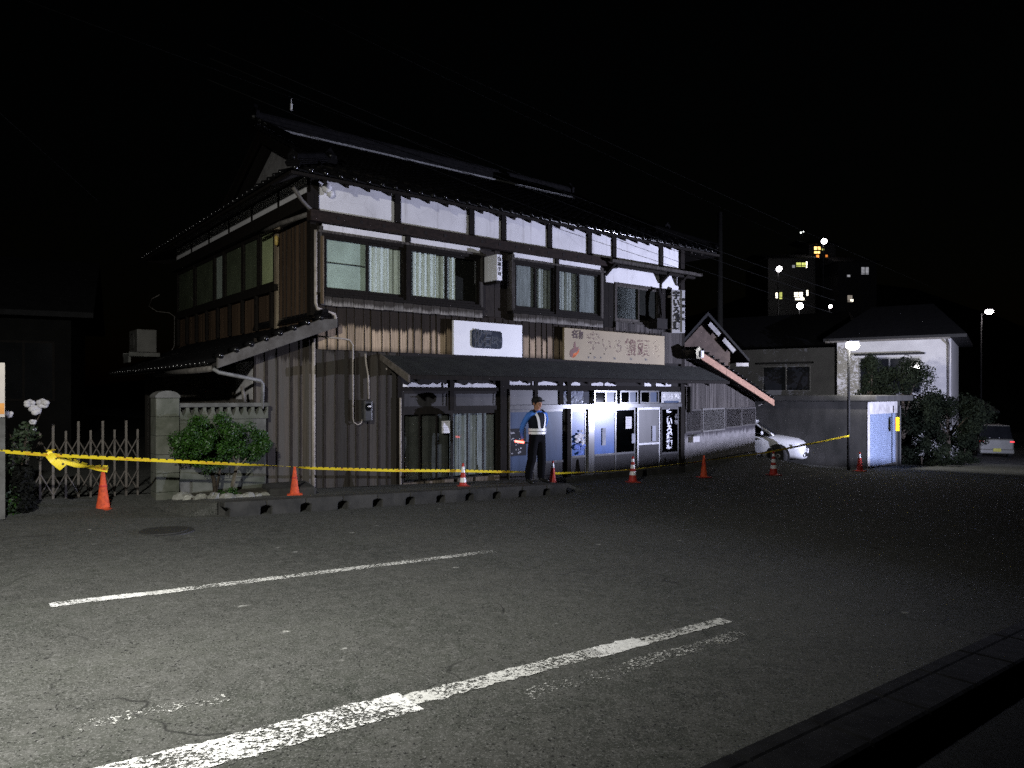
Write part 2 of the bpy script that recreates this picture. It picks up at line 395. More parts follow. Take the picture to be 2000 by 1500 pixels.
# core walls behind the cladding
core = MB().box(.02, SE-.02, .06, 8.95, 1.9, 5.95).box(.02, 1.76, .06, 8.95, -.6, 1.899).box(4.3, SE-.02, .06, 8.95, -.6, 1.898).box(1.76, 4.3, .35, 8.95, -.6, 1.897)
core.box(-1.03, .02, .06, 8.0, -.3, 2.3)
WALL = core.build('wall', DWOOD2, H)

def boards(parent, m, x0, x1, z0, z1, y, pitch, th=.022, gap=.008, batten=0, ztop=None, side=False):
    n = max(1, int(round((x1-x0)/pitch))); p = (x1-x0)/n
    xs = [x0+p*i+(0 if i in (0, n) else random.uniform(-.16, .16)*p) for i in range(n+1)]
    me = MB().box(.02, .98, -th, 0, 0, 1).mesh('board')
    for i in range(n):
        w = xs[i+1]-xs[i]; zt = z1 if ztop is None else ztop(xs[i]+w/2)
        o = obj('board', me, m, parent)
        dy = random.uniform(-.005, .005); dz = random.uniform(-.015, .015); tl = random.uniform(-.0022, .0022)
        o.scale = (w, 1, zt-z0+dz)
        if side: o.location = (y+dy, xs[i+1], z0); o.rotation_euler = (0, 0, R(-90))
        else: o.location = (xs[i], y+dy, z0); o.rotation_euler = (0, tl, tl)
    if batten:
        mb = MB().box(-.5, .5, -th-.014, -th+.004, 0, 1).mesh('batten')
        for i in range(n+1):
            zt = z1 if ztop is None else ztop(xs[i])
            o = obj('batten', mb, BATT, parent); o.scale = (batten*random.uniform(.5, 1.1), 1, zt-z0-.01)
            if side: o.location = (y, xs[i], z0); o.rotation_euler = (0, 0, R(-90))
            else: o.location = (xs[i], y, z0)
# cladding, front
boards(WALL, GRB, -1.05, 0, -.05, 2.75, .03, .21, batten=.045)
boards(WALL, GRB2, .03, 1.74, -.08, 2.62, .03, .215, batten=.045)
boards(WALL, MIDB, .06, SE-.06, 2.6, 3.42, -.02, .185, batten=.022)
boards(WALL, mat('recess_boards', (.03,.024,.02), (.016,.013,.011), .85, 6, .2, stretch=(6,6,1)), 3.7, 4.5, 3.42, 4.86, .045, .2)
boards(WALL, DWOOD, 7.27, 7.8, 3.42, 4.7, .03, .18)
boards(WALL, ANNB, 7.8, 9.6, 3.36, 3.56, -.03, .11, gap=.015)
boards(WALL, DWOOD, 9.6, 10.34, 3.42, 4.55, .03, .19)
boards(WALL, ANNB, 9.5, 10.34, 2.6, 3.4, -.045, .19)
# cladding, left side
boards(WALL, SIDEB, .05, 1.62, 3.05, 4.98, .03, .2, side=True, batten=.03)
boards(WALL, SIDEB, 1.7, 8.9, 3.05, 3.85, .03, .3, side=True)
boards(WALL, GRB, .05, 7.9, -.1, 2.3, -1.02, .3, side=True)
sp = box('plaster_panel', PLAS_W, H, -1.055, -1.045, .12, .95, 1.7, 2.36)

# plaster bands with posts
def panel(x0, x1, z0, z1, y=-.005, m=PLAS): return box('plaster_panel', m, H, x0, x1, y, y+.04, z0, z1)
PS = [.0, 1.71, 3.47, 4.32, 5.65, 6.92, 7.77, 9.54, 10.36]
for a, b in zip(PS[:-1], PS[1:]): panel(a+.06, b-.06, 5.05, 5.8)
for p in PS: box('post', DWOOD, H, p-.065, p+.065, -.045, .05, 5.0, 5.82)
box('corner_post', DWOOD, H, -.08, .08, -.06, .1, 3.2, 5.82)
box('corner_post', DWOOD, H, SE-.1, SE+.06, -.06, .1, -.4, 5.82)
bevel(box('beam', mat('long_beam', (.026,.018,.015), (.013,.0095,.008), .8, 5, .12, stretch=(2,2,4)), H, -.15, 7.75, -.22, -.047, 4.86, 5.06), .015)
for i in range(16): box('beam_peg', DWOOD2, H, .35+i*.46, .41+i*.46, -.226, -.219, 4.93, 4.99)
box('rail', SILLW, H, 7.3, 10.75, -.42, -.34, 4.93, 5.0); box('rail', DWOOD, H, 7.6, 10.6, -.3, -.22, 4.86, 4.92)
for p in (7.45, 9.5, 10.2):
    MB().prism([(p-.04,-.4,4.92),(p-.04,-.05,4.92),(p-.04,-.05,4.66)], None, (.08,0,0)).build('bracket', DWOOD, H)
panel(7.5, 9.48, 4.52, 5.05, -.004); panel(9.6, 10.3, 4.56, 5.05, -.004)
# left side plaster band and beams
for i in range(6):
    a = .12+i*1.48; box('plaster_panel', PLAS, H, -.03, .02, a, a+1.4, 5.38, 5.75)
    box('post', DWOOD, H, -.045, .03, a+1.4, a+1.48, 5.36, 5.8)
box('beam', DWOOD, H, -.16, -.03, -.1, 9.0, 5.12, 5.37); box('beam', DWOOD, H, -.10, -.03, 1.6, 9.0, 3.82, 3.95)
box('corner_post', planks('pale_post', (.33,.27,.19), (.12,.09,.06)), H, -.06, .04, 1.62, 1.72, 3.0, 5.1)
MB().tube([(-.5,-.3,5.35),(-.3,-.2,5.18),(-.08,-.16,5.02),(-.08,-.12,4.9)], .035).build('downpipe', PIPE_D, H, True)
MB().tube([(-.1,-.1,5.0),(-.25,.9,4.98),(-.3,1.9,4.95)], .045).build('gutter', PIPE_D, H, True)

# windows
def wavy(mb, x0, x1, z0, z1, y, amp, per, hem=0):
    n = max(6, int((x1-x0)/per*6)); ph = random.uniform(0, 6); q2 = random.uniform(.3, .6); q3 = random.uniform(1.5, 2.3)
    pr = None
    for i in range(n+1):
        x = x0+(x1-x0)*i/n; k_ = x/per*2*math.pi
        env = .35+.65*abs(math.sin(x*2.7+ph))
        yy = y+amp*env*(.6*math.sin(k_+ph+1.6*math.sin(x*5+ph))+.35*math.sin(k_*q2+ph*2)+.2*math.sin(k_*q3))+random.uniform(-1,1)*amp*.06
        zz = z0+hem*random.uniform(-1,1)
        if pr: mb.quad((pr[0],pr[1],pr[2]), (x,yy,zz), (x,yy*1.0,z1), (pr[0],pr[1],z1))
        pr = (x, yy, zz)
    return mb
def window(name, x0, x1, z0, z1, y, sashes, frame=DWOOD, fw=.055, depth=.09, parent=None, glassm=GLASS):
    """sashes: list of (x0, x1, fill) with fill None / 'curtain' / 'dim' / 'screen' / 'half'"""
    w = empty(name); w.parent = parent or H; W = w
    f = MB().box(x0, x1, y, y+depth, z0, z0+fw).box(x0, x1, y, y+depth, z1-fw, z1).box(x0, x0+fw, y+.002, y+depth, z0+fw, z1-fw).box(x1-fw, x1, y+.002, y+depth, z0+fw, z1-fw)
    f.build('frame', frame, W)
    for i, (a, b, fill) in enumerate(sashes):
        yy = y+.02+.03*(i % 2); sw = .038
        s = MB().box(a, a+sw, yy, yy+.026, z0+fw, z1-fw).box(b-sw, b, yy, yy+.026, z0+fw, z1-fw).box(a+sw, b-sw, yy+.001, yy+.026, z0+fw, z0+fw+.06).box(a+sw, b-sw, yy+.001, yy+.026, z1-fw-.045, z1-fw)
        if fill == 'screen': s.box(a+sw, b-sw, yy+.002, yy+.022, (z0+z1)/2+.02, (z0+z1)/2+.035)
        s.build('sash', frame, W)
        box('pane', glassm, W, a+sw, b-sw, yy+.01, yy+.014, z0+fw+.06, z1-fw-.045)
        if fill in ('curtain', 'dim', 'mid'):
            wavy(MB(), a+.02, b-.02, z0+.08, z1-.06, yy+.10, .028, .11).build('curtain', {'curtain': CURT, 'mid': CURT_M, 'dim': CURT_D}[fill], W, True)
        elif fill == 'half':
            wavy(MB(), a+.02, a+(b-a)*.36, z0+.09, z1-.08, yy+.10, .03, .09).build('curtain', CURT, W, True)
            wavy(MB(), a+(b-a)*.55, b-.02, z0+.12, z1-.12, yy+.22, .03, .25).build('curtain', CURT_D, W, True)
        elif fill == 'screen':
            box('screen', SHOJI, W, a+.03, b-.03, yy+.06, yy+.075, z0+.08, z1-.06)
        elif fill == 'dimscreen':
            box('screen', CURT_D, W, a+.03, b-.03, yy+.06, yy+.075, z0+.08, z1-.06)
    return w
def bay(x0, x1, z0, z1, y, strips, sill_m):
    # projecting window box: cheeks, top, sill board, white strips above
    MB().box(x0-.03, x0+.045, y+.01, .03, z0-.02, z1+.12).build('cheek', SILLW, H); MB().box(x1-.045, x1+.03, y+.01, .03, z0-.05, z1+.12).build('cheek', SILLW, H)
    box('hood', SILLW, H, x0-.06, x1+.06, y-.04, .02, z1, z1+.04)
    for a, b in strips: box('plaster_strip', PLAS, H, a, b, y+.03, y+.06, z1+.041, z1+.165)
    box('sill', DWOOD, H, x0-.04, x1+.04, y-.03, .02, z0-.05, z0)
    n = int((x1-x0)/.2); p = (x1-x0)/n
    me = MB().box(.006, p-.006, 0, .02, 0, .16).mesh('skirt_board')
    for i in range(n):
        obj('skirt_board', me, sill_m, H, (x0+i*p, y-.005, z0-.215+random.uniform(-.006,.006)))
    box('bay_floor', DWOOD2, H, x0, x1, y+.02, .03, z0-.2, z0-.05)
SK = planks('skirt_wood', (.3,.28,.255), (.05,.043,.036), 3.3, 3.445, .09)
bay(.08, 3.66, 3.6, 4.68, -.15, [(.12,1.82),(1.95,3.62)], SK)
box('mullion', DWOOD, H, 1.82, 1.91, -.17, -.1, 3.6, 4.85)
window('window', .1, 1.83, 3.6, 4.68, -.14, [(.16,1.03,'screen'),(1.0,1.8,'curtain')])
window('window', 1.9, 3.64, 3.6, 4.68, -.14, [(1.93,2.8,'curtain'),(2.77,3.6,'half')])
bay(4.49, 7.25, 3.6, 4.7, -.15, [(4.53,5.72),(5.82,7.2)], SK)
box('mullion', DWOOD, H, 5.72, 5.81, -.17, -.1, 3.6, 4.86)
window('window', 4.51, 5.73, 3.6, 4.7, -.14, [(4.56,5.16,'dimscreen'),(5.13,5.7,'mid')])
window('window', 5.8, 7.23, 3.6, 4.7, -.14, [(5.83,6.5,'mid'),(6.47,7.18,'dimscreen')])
window('window', 7.8, 9.5, 3.56, 4.55, -.02, [(7.86,8.72,'dimscreen'),(8.68,9.46,'dim')], SILLW)
# bracket lamp and box at the right of the front
MB().tube([(9.3,-.12,4.5),(9.3,-.2,4.2),(9.3,-.2,3.72)], .06).box(9.05, 9.45, -.3, -.05, 3.46, 3.72).build('hanging_box', DWOOD2, H)
# windows of the left side, seen end on
sides = [(1.75,2.6,'y'),(2.66,3.6,'d'),(3.62,4.85,'d'),(4.9,5.6,'c'),(5.62,7.2,'d'),(7.25,8.85,'d')]
for a, b, k in sides:
    w = empty('window'); w.parent = H
    MB().box(-.05,.02,a,a+.06,3.96,5.1).box(-.05,.02,b-.06,b,3.96,5.1).box(-.045,.02,a+.06,b-.06,3.96,4.03).box(-.045,.02,a+.06,b-.06,5.03,5.1).build('frame', DWOOD, w)
    box('pane', GLASS, w, -.02, -.015, a+.06, b-.06, 4.03, 5.03)
    box('screen', {'y': mat('yellowed_blind', (.8,.8,.5), (.62,.62,.36), .9, 1.5), 'c': CURT, 'd': mat('dim_blind', (.2,.21,.14), (.13,.135,.09), .9, 2)}[k], w, .002, .012, a+.06, b-.06, 3.99, 5.06)
for i in range(9): box('balustrade_post', DWOOD, H, -.1, -.04, 1.8+i*.85, 1.88+i*.85, 3.1, 3.82)

# -------- roofs
def tile_mesh(w, ln, name, nub=False):
    mb = MB(); n = 8; th = .02
    prof = []
    for i in range(n+1):
        x = i/n; z = .05*math.exp(-((x-.2)/.13)**2)+.012*math.sin((x-.4)*math.pi*1.6)*(x > .4)
        prof.append((x*(w+.03), z-.012*(x > .4)))
    k = len(prof)
    for j, (yy, dz) in enumerate(((0, .022), (ln, 0))):
        for x, z in prof: mb.v.append((x, yy, z+dz))
    for x, z in prof: mb.v.append((x, 0, z+.022-th-.01))
    for i in range(n):
        mb.f.append((i, i+1, k+i+1, k+i)); mb.m.append(0); mb.f.append((2*k+i, 2*k+i+1, i+1, i)); mb.m.append(0)
    me = mb.mesh(name, True)
    if nub:
        mb2 = MB(); mb2.v = list(mb.v); mb2.f = list(mb.f); mb2.m = list(mb.m)
        c = Vector((.2*(w+.03), -.012, .03))
        b = len(mb2.v); m = 8
        for rr, yy in ((.042,.02),(.042,-.004),(.03,-.014),(.0,-.02)):
            for q in range(m): mb2.v.append((c.x+rr*math.cos(q*2*math.pi/m), c.y+yy, c.z+rr*math.sin(q*2*math.pi/m)))
        for r_ in range(3):
            for q in range(m):
                q2 = (q+1) % m; mb2.f.append((b+r_*m+q, b+r_*m+q2, b+(r_+1)*m+q2, b+(r_+1)*m+q)); mb2.m.append(0)
        me = mb2.mesh(name, True)
    return me
TW, TL = .27, .25
T_ME = tile_mesh(TW, TL+.06, 'roof_tile'); T_EAVE = tile_mesh(TW, TL+.06, 'eave_tile', True)
def tile_field(parent, org, eu, ev, nu, nv, keep, single_rows, eave=True):
    """tiles on the plane org + u*eu + v*ev; the first rows one by one, the rest as one mass"""
    eu = Vector(eu).normalized(); ev = Vector(ev).normalized(); en = eu.cross(ev); rot = Matrix((eu, ev, en)).transposed()
    mass = MB(); q = rot.to_euler()
    for j in range(nv):
        for i in range(nu):
            if not keep(i*TW+TW/2, j*TL+TL/2): continue
            p = Vector(org)+eu*(i*TW)+ev*(j*TL)+en*random.uniform(-.003,.004)
            if j < single_rows:
                me = T_EAVE if (j == 0 and eave) else T_ME
                o = obj('eave_tile' if (j == 0 and eave) else 'roof_tile', me, TILE, parent, p, q)
            else:
                b = len(mass.v)
                mass.v += [tuple(p+rot @ Vector(v.co)) for v in T_ME.vertices]
                for f in T_ME.polygons: mass.f.append(tuple(b+x for x in f.vertices)); mass.m.append(0)
    if mass.v: stuff(mass.build('tile_field', TILE, parent, True))
PITCH = .48; O = .7; ZE = 5.56
ROOF = MB()
zr = lambda d: ZE-.05+PITCH*d*.98
# roof deck under the tiles (soffit seen from below)
YR = 4.3
def deck(mb, pts, th=.05):
    mb.prism([(x, y, z-th) for x, y, z in pts], None, (0, 0, th))
deck(ROOF, [(-O,-O,zr(0)),(SE+O,-O,zr(0)),(SE-.5,.5,zr(1.2)),(SE-.1,.5,zr(1.2)),(SE-.1,YR,zr(5)),(.55,YR,zr(5)),(.55,.5,zr(1.2)),(.5,.5,zr(1.2))])
deck(ROOF, [(-O,9+O,zr(0)),(.5,8.2,zr(1.2)),(.55,8.2,zr(1.2)),(.55,YR,zr(5)),(SE-.1,YR,zr(5)),(SE-.1,8.2,zr(1.2)),(SE-.5,8.2,zr(1.2)),(SE+O,9+O,zr(0))])
deck(ROOF, [(-O,-O,zr(0)),(1.0,1.0,zr(1.7)),(1.0,7.7,zr(1.7)),(-O,9+O,zr(0))])
deck(ROOF, [(SE+O,-O,zr(0)),(SE+O,9+O,zr(0)),(SE-.5,8.2,zr(1.2)),(SE-.5,.5,zr(1.2))])
RF = ROOF.build('roof', DWOOD2, H)
tile_field(RF, (-O, -O-.03, ZE-.03), (1,0,0), (0,1,PITCH*.98), 44, 22, lambda u, v: (v < 1.33 and v*.9 < u < SE+2*O-v*.9) or (v >= 1.33 and 1.2 < u < SE+O*2-.78), 5)
tile_field(RF, (-O-.03, 9+O, ZE-.03), (0,-1,0), (1,0,PITCH), 38, 5, lambda u, v: v*.9 < u < 10.4-v*.9, 1)
tile_field(RF, (SE+O+.03, -O, ZE-.03), (0,1,0), (-1,0,PITCH), 38, 5, lambda u, v: v*.9 < u < 10.4-v*.9, 0)
# fascia and rafters under the eave
MB().box(-O, SE+O, -O-.01, -O+.05, ZE-.1, ZE-.05).box(-O-.01, -O+.05, -O+.05, 9, ZE-.101, ZE-.051).build('fascia', DWOOD, H)
rme = MB().prism([(0,-O+.06,ZE-.15),(0,.05,ZE-.15+PITCH*.7),(0,.05,ZE-.08+PITCH*.7),(0,-O+.06,ZE-.085)], None, (.06,0,0)).mesh('rafter')
for i in range(26): obj('rafter', rme, DWOOD, H, (-.1+i*.42, 0, 0))
# gable at the left end
MB().prism([(1.0,1.2,6.2),(1.0,7.4,6.2),(1.0,4.3,7.72)], None, (.05,0,0)).build('gable_wall', PLAS_W, H)
for a, b in (((.55,.9,6.2),(.55,4.3,7.82)), ((.55,7.7,6.2),(.55,4.3,7.82))):
    A, B = Vector(a), Vector(b); MB().prism([A, B, B-Vector((0,0,.22)), A-Vector((0,0,.22))], None, (.06,0,0)).build('bargeboard', DWOOD, H)
# ridges
def ridge(pts, w, h, name='ridge', capr=.07):
    mb = MB()
    for a, b in zip(pts[:-1], pts[1:]):
        a, b = Vector(a), Vector(b); d = (b-a).normalized(); sd = Vector((-d.y, d.x, 0)).normalized()*w
        for k in range(4):
            z0 = h*k/4; z1 = h*(k+1)/4-.012; q = 1-.1*k
            mb.prism([a+sd*q+Vector((0,0,z0)), a-sd*q+Vector((0,0,z0)), a-sd*q+Vector((0,0,z1)), a+sd*q+Vector((0,0,z1))], None, b-a)
        mb.tube([a+Vector((0,0,h)), b+Vector((0,0,h))], capr, 10)
    return mb.build(name, TILE, H)
zt = ZE+PITCH*5.0-.09
ridge([(.5,YR,zt-.02),(SE-.05,YR,zt-.02)], .14, .36)
MB().box(.6, SE-.1, YR-.2, YR-.14, zt+.015, zt+.055).build('ridge_mortar', MORTAR, H)
for sx, x in ((1,.12),(-1,SE-.12)):
    ridge([(x+(.5 if sx > 0 else 0),.45,zr(1.2)+.07),(x+(.5 if sx > 0 else 0),YR-.1,zr(4.95)+.07)], .09, .12, 'verge_ridge', .055)
    ridge([(x-sx*(O+.12)*.96,-O*.93,ZE+.06),(x+sx*.35,.5,zr(1.2)+.08)], .09, .14, 'hip_ridge', .06)
def onigawara(p, sc, rz=0):
    mb = MB().prism([(-.2*sc,0,0),(.2*sc,0,0),(.26*sc,0,.12*sc),(.15*sc,0,.2*sc),(.17*sc,0,.36*sc),(.05*sc,0,.46*sc),(0,0,.55*sc),(-.05*sc,0,.46*sc),(-.17*sc,0,.36*sc),(-.15*sc,0,.2*sc),(-.26*sc,0,.12*sc)], None, (0,.08*sc,0))
    mb.sphere((0,-.01,.25*sc), .09*sc); o = mb.build('ridge_end_tile', TILE, H, loc=p, rot=(0,0,rz)); return o
onigawara((.45,YR,zt+.02), 1.0, R(-90)); onigawara((SE,YR,zt+.02), .95, R(90))
onigawara((.5,.36,zr(1.2)+.05), .55); onigawara((SE-.12,.36,zr(1.2)+.05), .62)
onigawara((-O+.05,-O+.05,ZE+.05), .55, R(-45)); onigawara((SE+O-.06,-O+.05,ZE+.03), .45, R(45))

# -------- canopy over the shop front
cy = MB(); n = 15
for k in range(n):
    y0 = -.98+.99*k/n; y1 = y0+.99/n+.012; z0 = 2.11+.42*k/n; z1 = z0+.42/n
    cy.box(1.38, SE+.75, y0, y1, z0-.004+.012, z1+.004)
CAN = cy.build('canopy', CANOPY, H)
box('canopy_rail', DWOOD, CAN, 1.4, SE+.7, -1.02, -.985, 2.06, 2.14)
bevel(MB().prism([(1.33,-1.05,2.0),(1.33,.0,2.44),(1.33,.0,2.56),(1.33,-1.05,2.14)], None, (.05,0,0)).build('canopy_end', mat('canopy_end_board', (.13,.115,.1), (.07,.06,.05), .8, 8, .2), CAN), .01)
for i in range(11):
    x = 1.6+i*.87; MB().prism([(x,-.94,2.06),(x,0,2.44),(x,0,2.38),(x,-.94,2.0)], None, (.05,0,0)).build('canopy_rafter', DWOOD, CAN)
MB().tube([(1.3,-.3,2.26),(1.32,-.31,2.262)], .02).build('canopy_bolt', PIPE, CAN)

# -------- ground floor shop front
def post(x0, x1, y0=-.05, y1=.1, z0=-.45, z1=2.2, m=DWOOD): return box('post', m, H, x0, x1, y0, y1, z0, z1)
post(1.70, 1.78, -.05); post(4.2, 4.42, -.07); post(2.92, 3.02, -.04, .1, 1.46); post(6.18, 6.3, -.05)
post(5.2, 5.3, -.03, .1, 1.55, 2.2); post(5.95, 6.07, -.03, .1, 1.55, 2.2)
MB().tube([(1.745,-.07,1.72),(1.745,-.07,0)], .022).build('downpipe', PIPE, H, True)
MB().tube([(4.43,-.09,1.9),(4.43,-.09,-.15)], .02).build('downpipe', PIPE_D, H, True)
box('lintel', DWOOD, H, 1.78, 4.2, -.045, .06, 1.86, 1.93); box('lintel', DWOOD, H, 4.42, SE-.1, -.045, .06, 1.88, 1.99)
box('wall_above_doors', DWOOD2, H, 1.78, SE-.1, .0, .06, 1.93, 2.6)
for a, b in ((1.84,2.72),(2.78,2.9),(3.05,4.14),(4.5,5.08),(5.15,5.88),(5.96,6.62),(7.0,7.4),(7.45,7.85),(8.9,9.15),(9.35,9.95)):
    # ragged remains of white plaster above the lintel
    mb = MB(); k = max(3, int((b-a)/.09)); base = 1.935 if b < 4.3 else 1.995
    tops = [base+.02+.075*random.random()**.6 for _ in range(k+1)]
    for i in range(k):
        x = a+(b-a)*i/k; x2 = a+(b-a)*(i+1)/k; mb.prism([(x,-.012,base),(x2,-.012,base),(x2,-.012,tops[i+1]),(x,-.012,tops[i])], None, (0,.02,0))
    mb.build('plaster_remnant', PLAS, H)
# left section: transom, two curtained sliding doors, foot boards
for a, b in ((1.8,2.92),(3.02,4.2)):
    w = empty('transom_window'); w.parent = H
    MB().box(a, b, -.02, .03, 1.8, 1.86).box(a, b, -.02, .03, 1.46, 1.55).box(a, a+.06, -.019, .03, 1.55, 1.8).box(b-.06, b, -.019, .03, 1.55, 1.8).build('frame', DWOOD2, w)
    box('pane', FROST_D, w, a+.06, b-.06, .0, .01, 1.55, 1.8)
    MB().box(b-.12, b-.105, -.03, -.02, 1.56, 1.82).build('catch', ALU, w)
def slide_door(name, a, b, z0, z1, y, fills, frame=DWOOD2, label=None):
    d = empty(name); d.parent = H
    f = MB().box(a, a+.05, y, y+.035, z0, z1).box(b-.05, b, y, y+.035, z0, z1).box(a+.05, b-.05, y+.001, y+.034, z1-.07, z1).box(a+.05, b-.05, y+.001, y+.034, z0, z0+.06)
    f.build('frame', frame, d)
    return d
for i, (a, b) in enumerate(((1.8,3.0),(2.98,4.2))):
    y = -.03+.04*i
    d = slide_door('sliding_door', a, b, .02, 1.46, y, None)
    box('pane', GLASS, d, a+.05, b-.05, y+.012, y+.016, .08, 1.39)
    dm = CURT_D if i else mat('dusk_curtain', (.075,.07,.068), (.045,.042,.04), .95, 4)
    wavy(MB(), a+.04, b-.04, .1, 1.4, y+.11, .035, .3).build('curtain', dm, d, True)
    for k in range(2):
        x = a+(b-a)*(k+1)/3; box('muntin', DWOOD2, d, x-.02, x+.02, y-.002, y+.011, .08, 1.39)
for a, b in ((1.82,2.28),(2.34,3.0),(3.1,3.48),(3.55,4.18)): box('foot_board', planks('foot_wood%.1f' % a, (.2,.165,.13), (.07,.055,.045)), H, a, b, -.06, -.02, -.12-.01*a, .06)
box('sill', CONC_D, H, 1.7, SE, -.1, .1, -.7, -.13)
# right section: aluminium head rail, transoms, doors
box('head_rail', ALU, H, 4.42, SE-.08, -.075, .03, 1.46, 1.55)
box('transom_pane', FROST_D, H, 4.45, 5.2, .0, .012, 1.56, 1.88); box('transom_pane', FROST_D, H, 5.3, 5.95, .0, .012, 1.56, 1.88)
# crumpled clear sheet over one transom
cr = MB(); nx, nz = 14, 8
g = [[(6.09+.62*i/nx, -.03+random.uniform(-.018,.018), 1.56+.3*j/nz) for j in range(nz+1)] for i in range(nx+1)]
for i in range(nx):
    for j in range(nz): cr.quad(g[i][j], g[i+1][j], g[i+1][j+1], g[i][j+1])
cr.build('crumpled_sheet', mat('crumpled_plastic', (.34,.36,.42), (.22,.24,.3), .16, 14, .9), H)
for a, b in ((7.06,7.84),(7.96,8.62),(8.7,9.42)):
    w = empty('transom_window'); w.parent = H; m_ = (a+b)/2
    MB().box(a, b, -.05, .0, 1.84, 1.88).box(a, b, -.05, .0, 1.555, 1.59).box(a, a+.04, -.049, .0, 1.59, 1.84).box(b-.04, b, -.049, .0, 1.59, 1.84).box(m_-.02, m_+.02, -.05, .0, 1.59, 1.84).build('frame', ALU, w)
    box('pane', GLASS_D, w, a+.04, m_-.02, -.02, -.015, 1.59, 1.84); box('pane', FROST, w, m_+.02, b-.04, -.02, -.012, 1.59, 1.84)
# doors
def alu_door(a, b, y, kind, zk=.3):
    d = empty('glazed_door'); d.parent = H; z0 = -.16; z1 = 1.455
    fm = ALU if kind != 'dark' else ALU_D
    MB().box(a, a+.05, y, y+.035, z0, z1).box(b-.05, b, y, y+.035, z0, z1).box(a+.05, b-.05, y+.001, y+.034, z1-.06, z1).box(a+.05, b-.05, y+.001, y+.034, z0, z0+.05).box(a+.05, b-.05, y-.004, y+.034, zk, zk+.05).build('frame', fm, d)
    pm = {'frost': FROST, 'blue': FROST_GLOW, 'dark': FROST_D, 'clear': GLASS_D}[kind]
    box('pane', pm, d, a+.05, b-.05, y+.012, y+.018, zk+.05, z1-.06)
    box('kick_panel', mat('kick_panel', (.026,.024,.026), (.017,.016,.017), .6, 8, .15), d, a+.05, b-.05, y+.01, y+.02, z0+.05, zk)
    return d
alu_door(4.44, 5.25, .0, 'frost', .05); alu_door(5.25, 6.17, .02, 'frost', .22)
alu_door(6.31, 6.84, -.01, 'blue'); alu_door(7.05, 7.86, -.01, 'blue'); alu_door(7.84, 8.6, .02, 'clear'); alu_door(8.62, 9.5, -.02, 'dark', .5); alu_door(9.54, 10.28, -.01, 'clear', .22)
box('post', ALU, H, 6.86, 7.04, -.06, .05, -.3, 1.455); box('post', DWOOD2, H, 9.5, 9.545, -.03, .05, -.3, 1.455)
box('door_rail', ALU, H, 4.42, SE-.1, -.09, .06, -.19, -.161)
# things hanging behind the glass belong to the door window display
box('interior_back', mat('shop_interior', (.05,.055,.07), (.03,.03,.04), .8, 3), H, 4.5, SE-.15, .04, .058, -.1, 1.85)
# pipes at the corner
MB().tube([(.0,-.1,4.72),(.0,-.1,3.42),(.02,-.12,3.32),(.36,-.1,3.24),(.38,-.1,3.18),(.38,-.1,3.0)], .03).build('downpipe', PIPE, H, True)
MB().tube([(.07,-.22,4.6),(.07,-.22,3.4)], .035).build('downpipe', planks('orange_post', (.3,.23,.15), (.13,.09,.05)), H, True)
MB().tube([(-.02,-.06,2.78),(-.02,-.06,0)], .032).build('downpipe', PIPE, H, True)

# -------- lean-to roof on the left
LT = MB()
deck(LT, [(.0,-.35,3.05),(.0,7.5,3.05),(-1.85,7.5,2.28),(-1.85,-.35,2.28)], .06)
LTR = LT.build('lean_to_roof', DWOOD2, H)
tile_field(LTR, (-1.9,7.5,2.27), (0,-1,0), (1.85,0,.77), 29, 8, lambda u, v: v < 2.02, 1)
bevel(MB().prism([(.27,-.42,2.98),(.27,-.42,3.13),(-.05,-.42,3.1),(-1.8,-.42,2.37),(-1.8,-.42,2.2)], None, (0,.06,0)).build('bargeboard', mat('grey_bargeboard', (.1,.095,.09), (.06,.055,.05), .85, 6, .2, bump=.3), LTR), .012)
vme = MB().tube([(0,0,0),(0,.3,0)], .05, 10).mesh('verge_tile', True)
for i in range(8):
    f = i/7; obj('verge_tile', vme, TILE, LTR, (-.05-1.7*f, -.44, 3.13-.72*f))
ridge([(.05,-.4,3.14),(.05,3,3.14)], .1, .1, 'lean_to_ridge', .06)
MB().tube([(-1.86,-.3,2.2),(-1.92,3,2.17)], .05).build('gutter', PIPE_D, LTR, True)
MB().tube([(-1.83,-.3,2.2),(-1.75,-.33,2.14),(-1.05,-.26,2.02),(-1.0,-.24,1.96),(-1.0,-.2,1.55)], .032).build('downpipe', mat('grey_pipe', (.2,.2,.2), (.12,.12,.12), .6, 9), LTR, True)
MB().tube([(-1.3,-.1,1.92),(-1.26,-.1,1.66)], .03).build('downpipe', PIPE_D, LTR, True)

# ================================================================== annex to the right of the shop
AA = ANG+R(14.4)
A = empty('annex_building', L(10.47, .0, 0), AA, 'low timber annex with barred windows and tiled verge, right of the shop', 'building')
AL = 5.75; AB = -.16
aw = MB().prism([(0,.05,AB-.6),(AL-.02,.05,AB-.6),(AL-.02,.05,1.5),(0,.05,2.75)], None, (0,5.5,0)).build('wall', DWOOD2, A)
rz_ = lambda x: 2.86-(2.86-1.62)*x/5.9
boards(aw, ANNB, .02, AL, 1.38, 2.7, .02, .165, ztop=lambda x: rz_(x)-.1)
bevel(box('plinth', CONC, A, .0, AL+.02, -.06, .05, AB-.5, AB+.05), .015)
box('damp_course', DWOOD2, A, 0, AL, -.02, .05, AB+.05, AB+.085)
lw = MB()
k = NT('stained_render'); pz = k.n('ShaderNodeSeparateXYZ'); k.l(k.n('ShaderNodeNewGeometry').outputs['Position'], pz.inputs[0])
gz = k.math('ADD', pz.outputs[2], k.rng(k.noise(k.P((14,14,.7)), 1, 5, .7), 0, 1, -.28, .28))
cc_ = k.mix(k.rng(k.noise(k.P(), 5, 4), .35, .7), (.19,.18,.18), (.13,.125,.125))
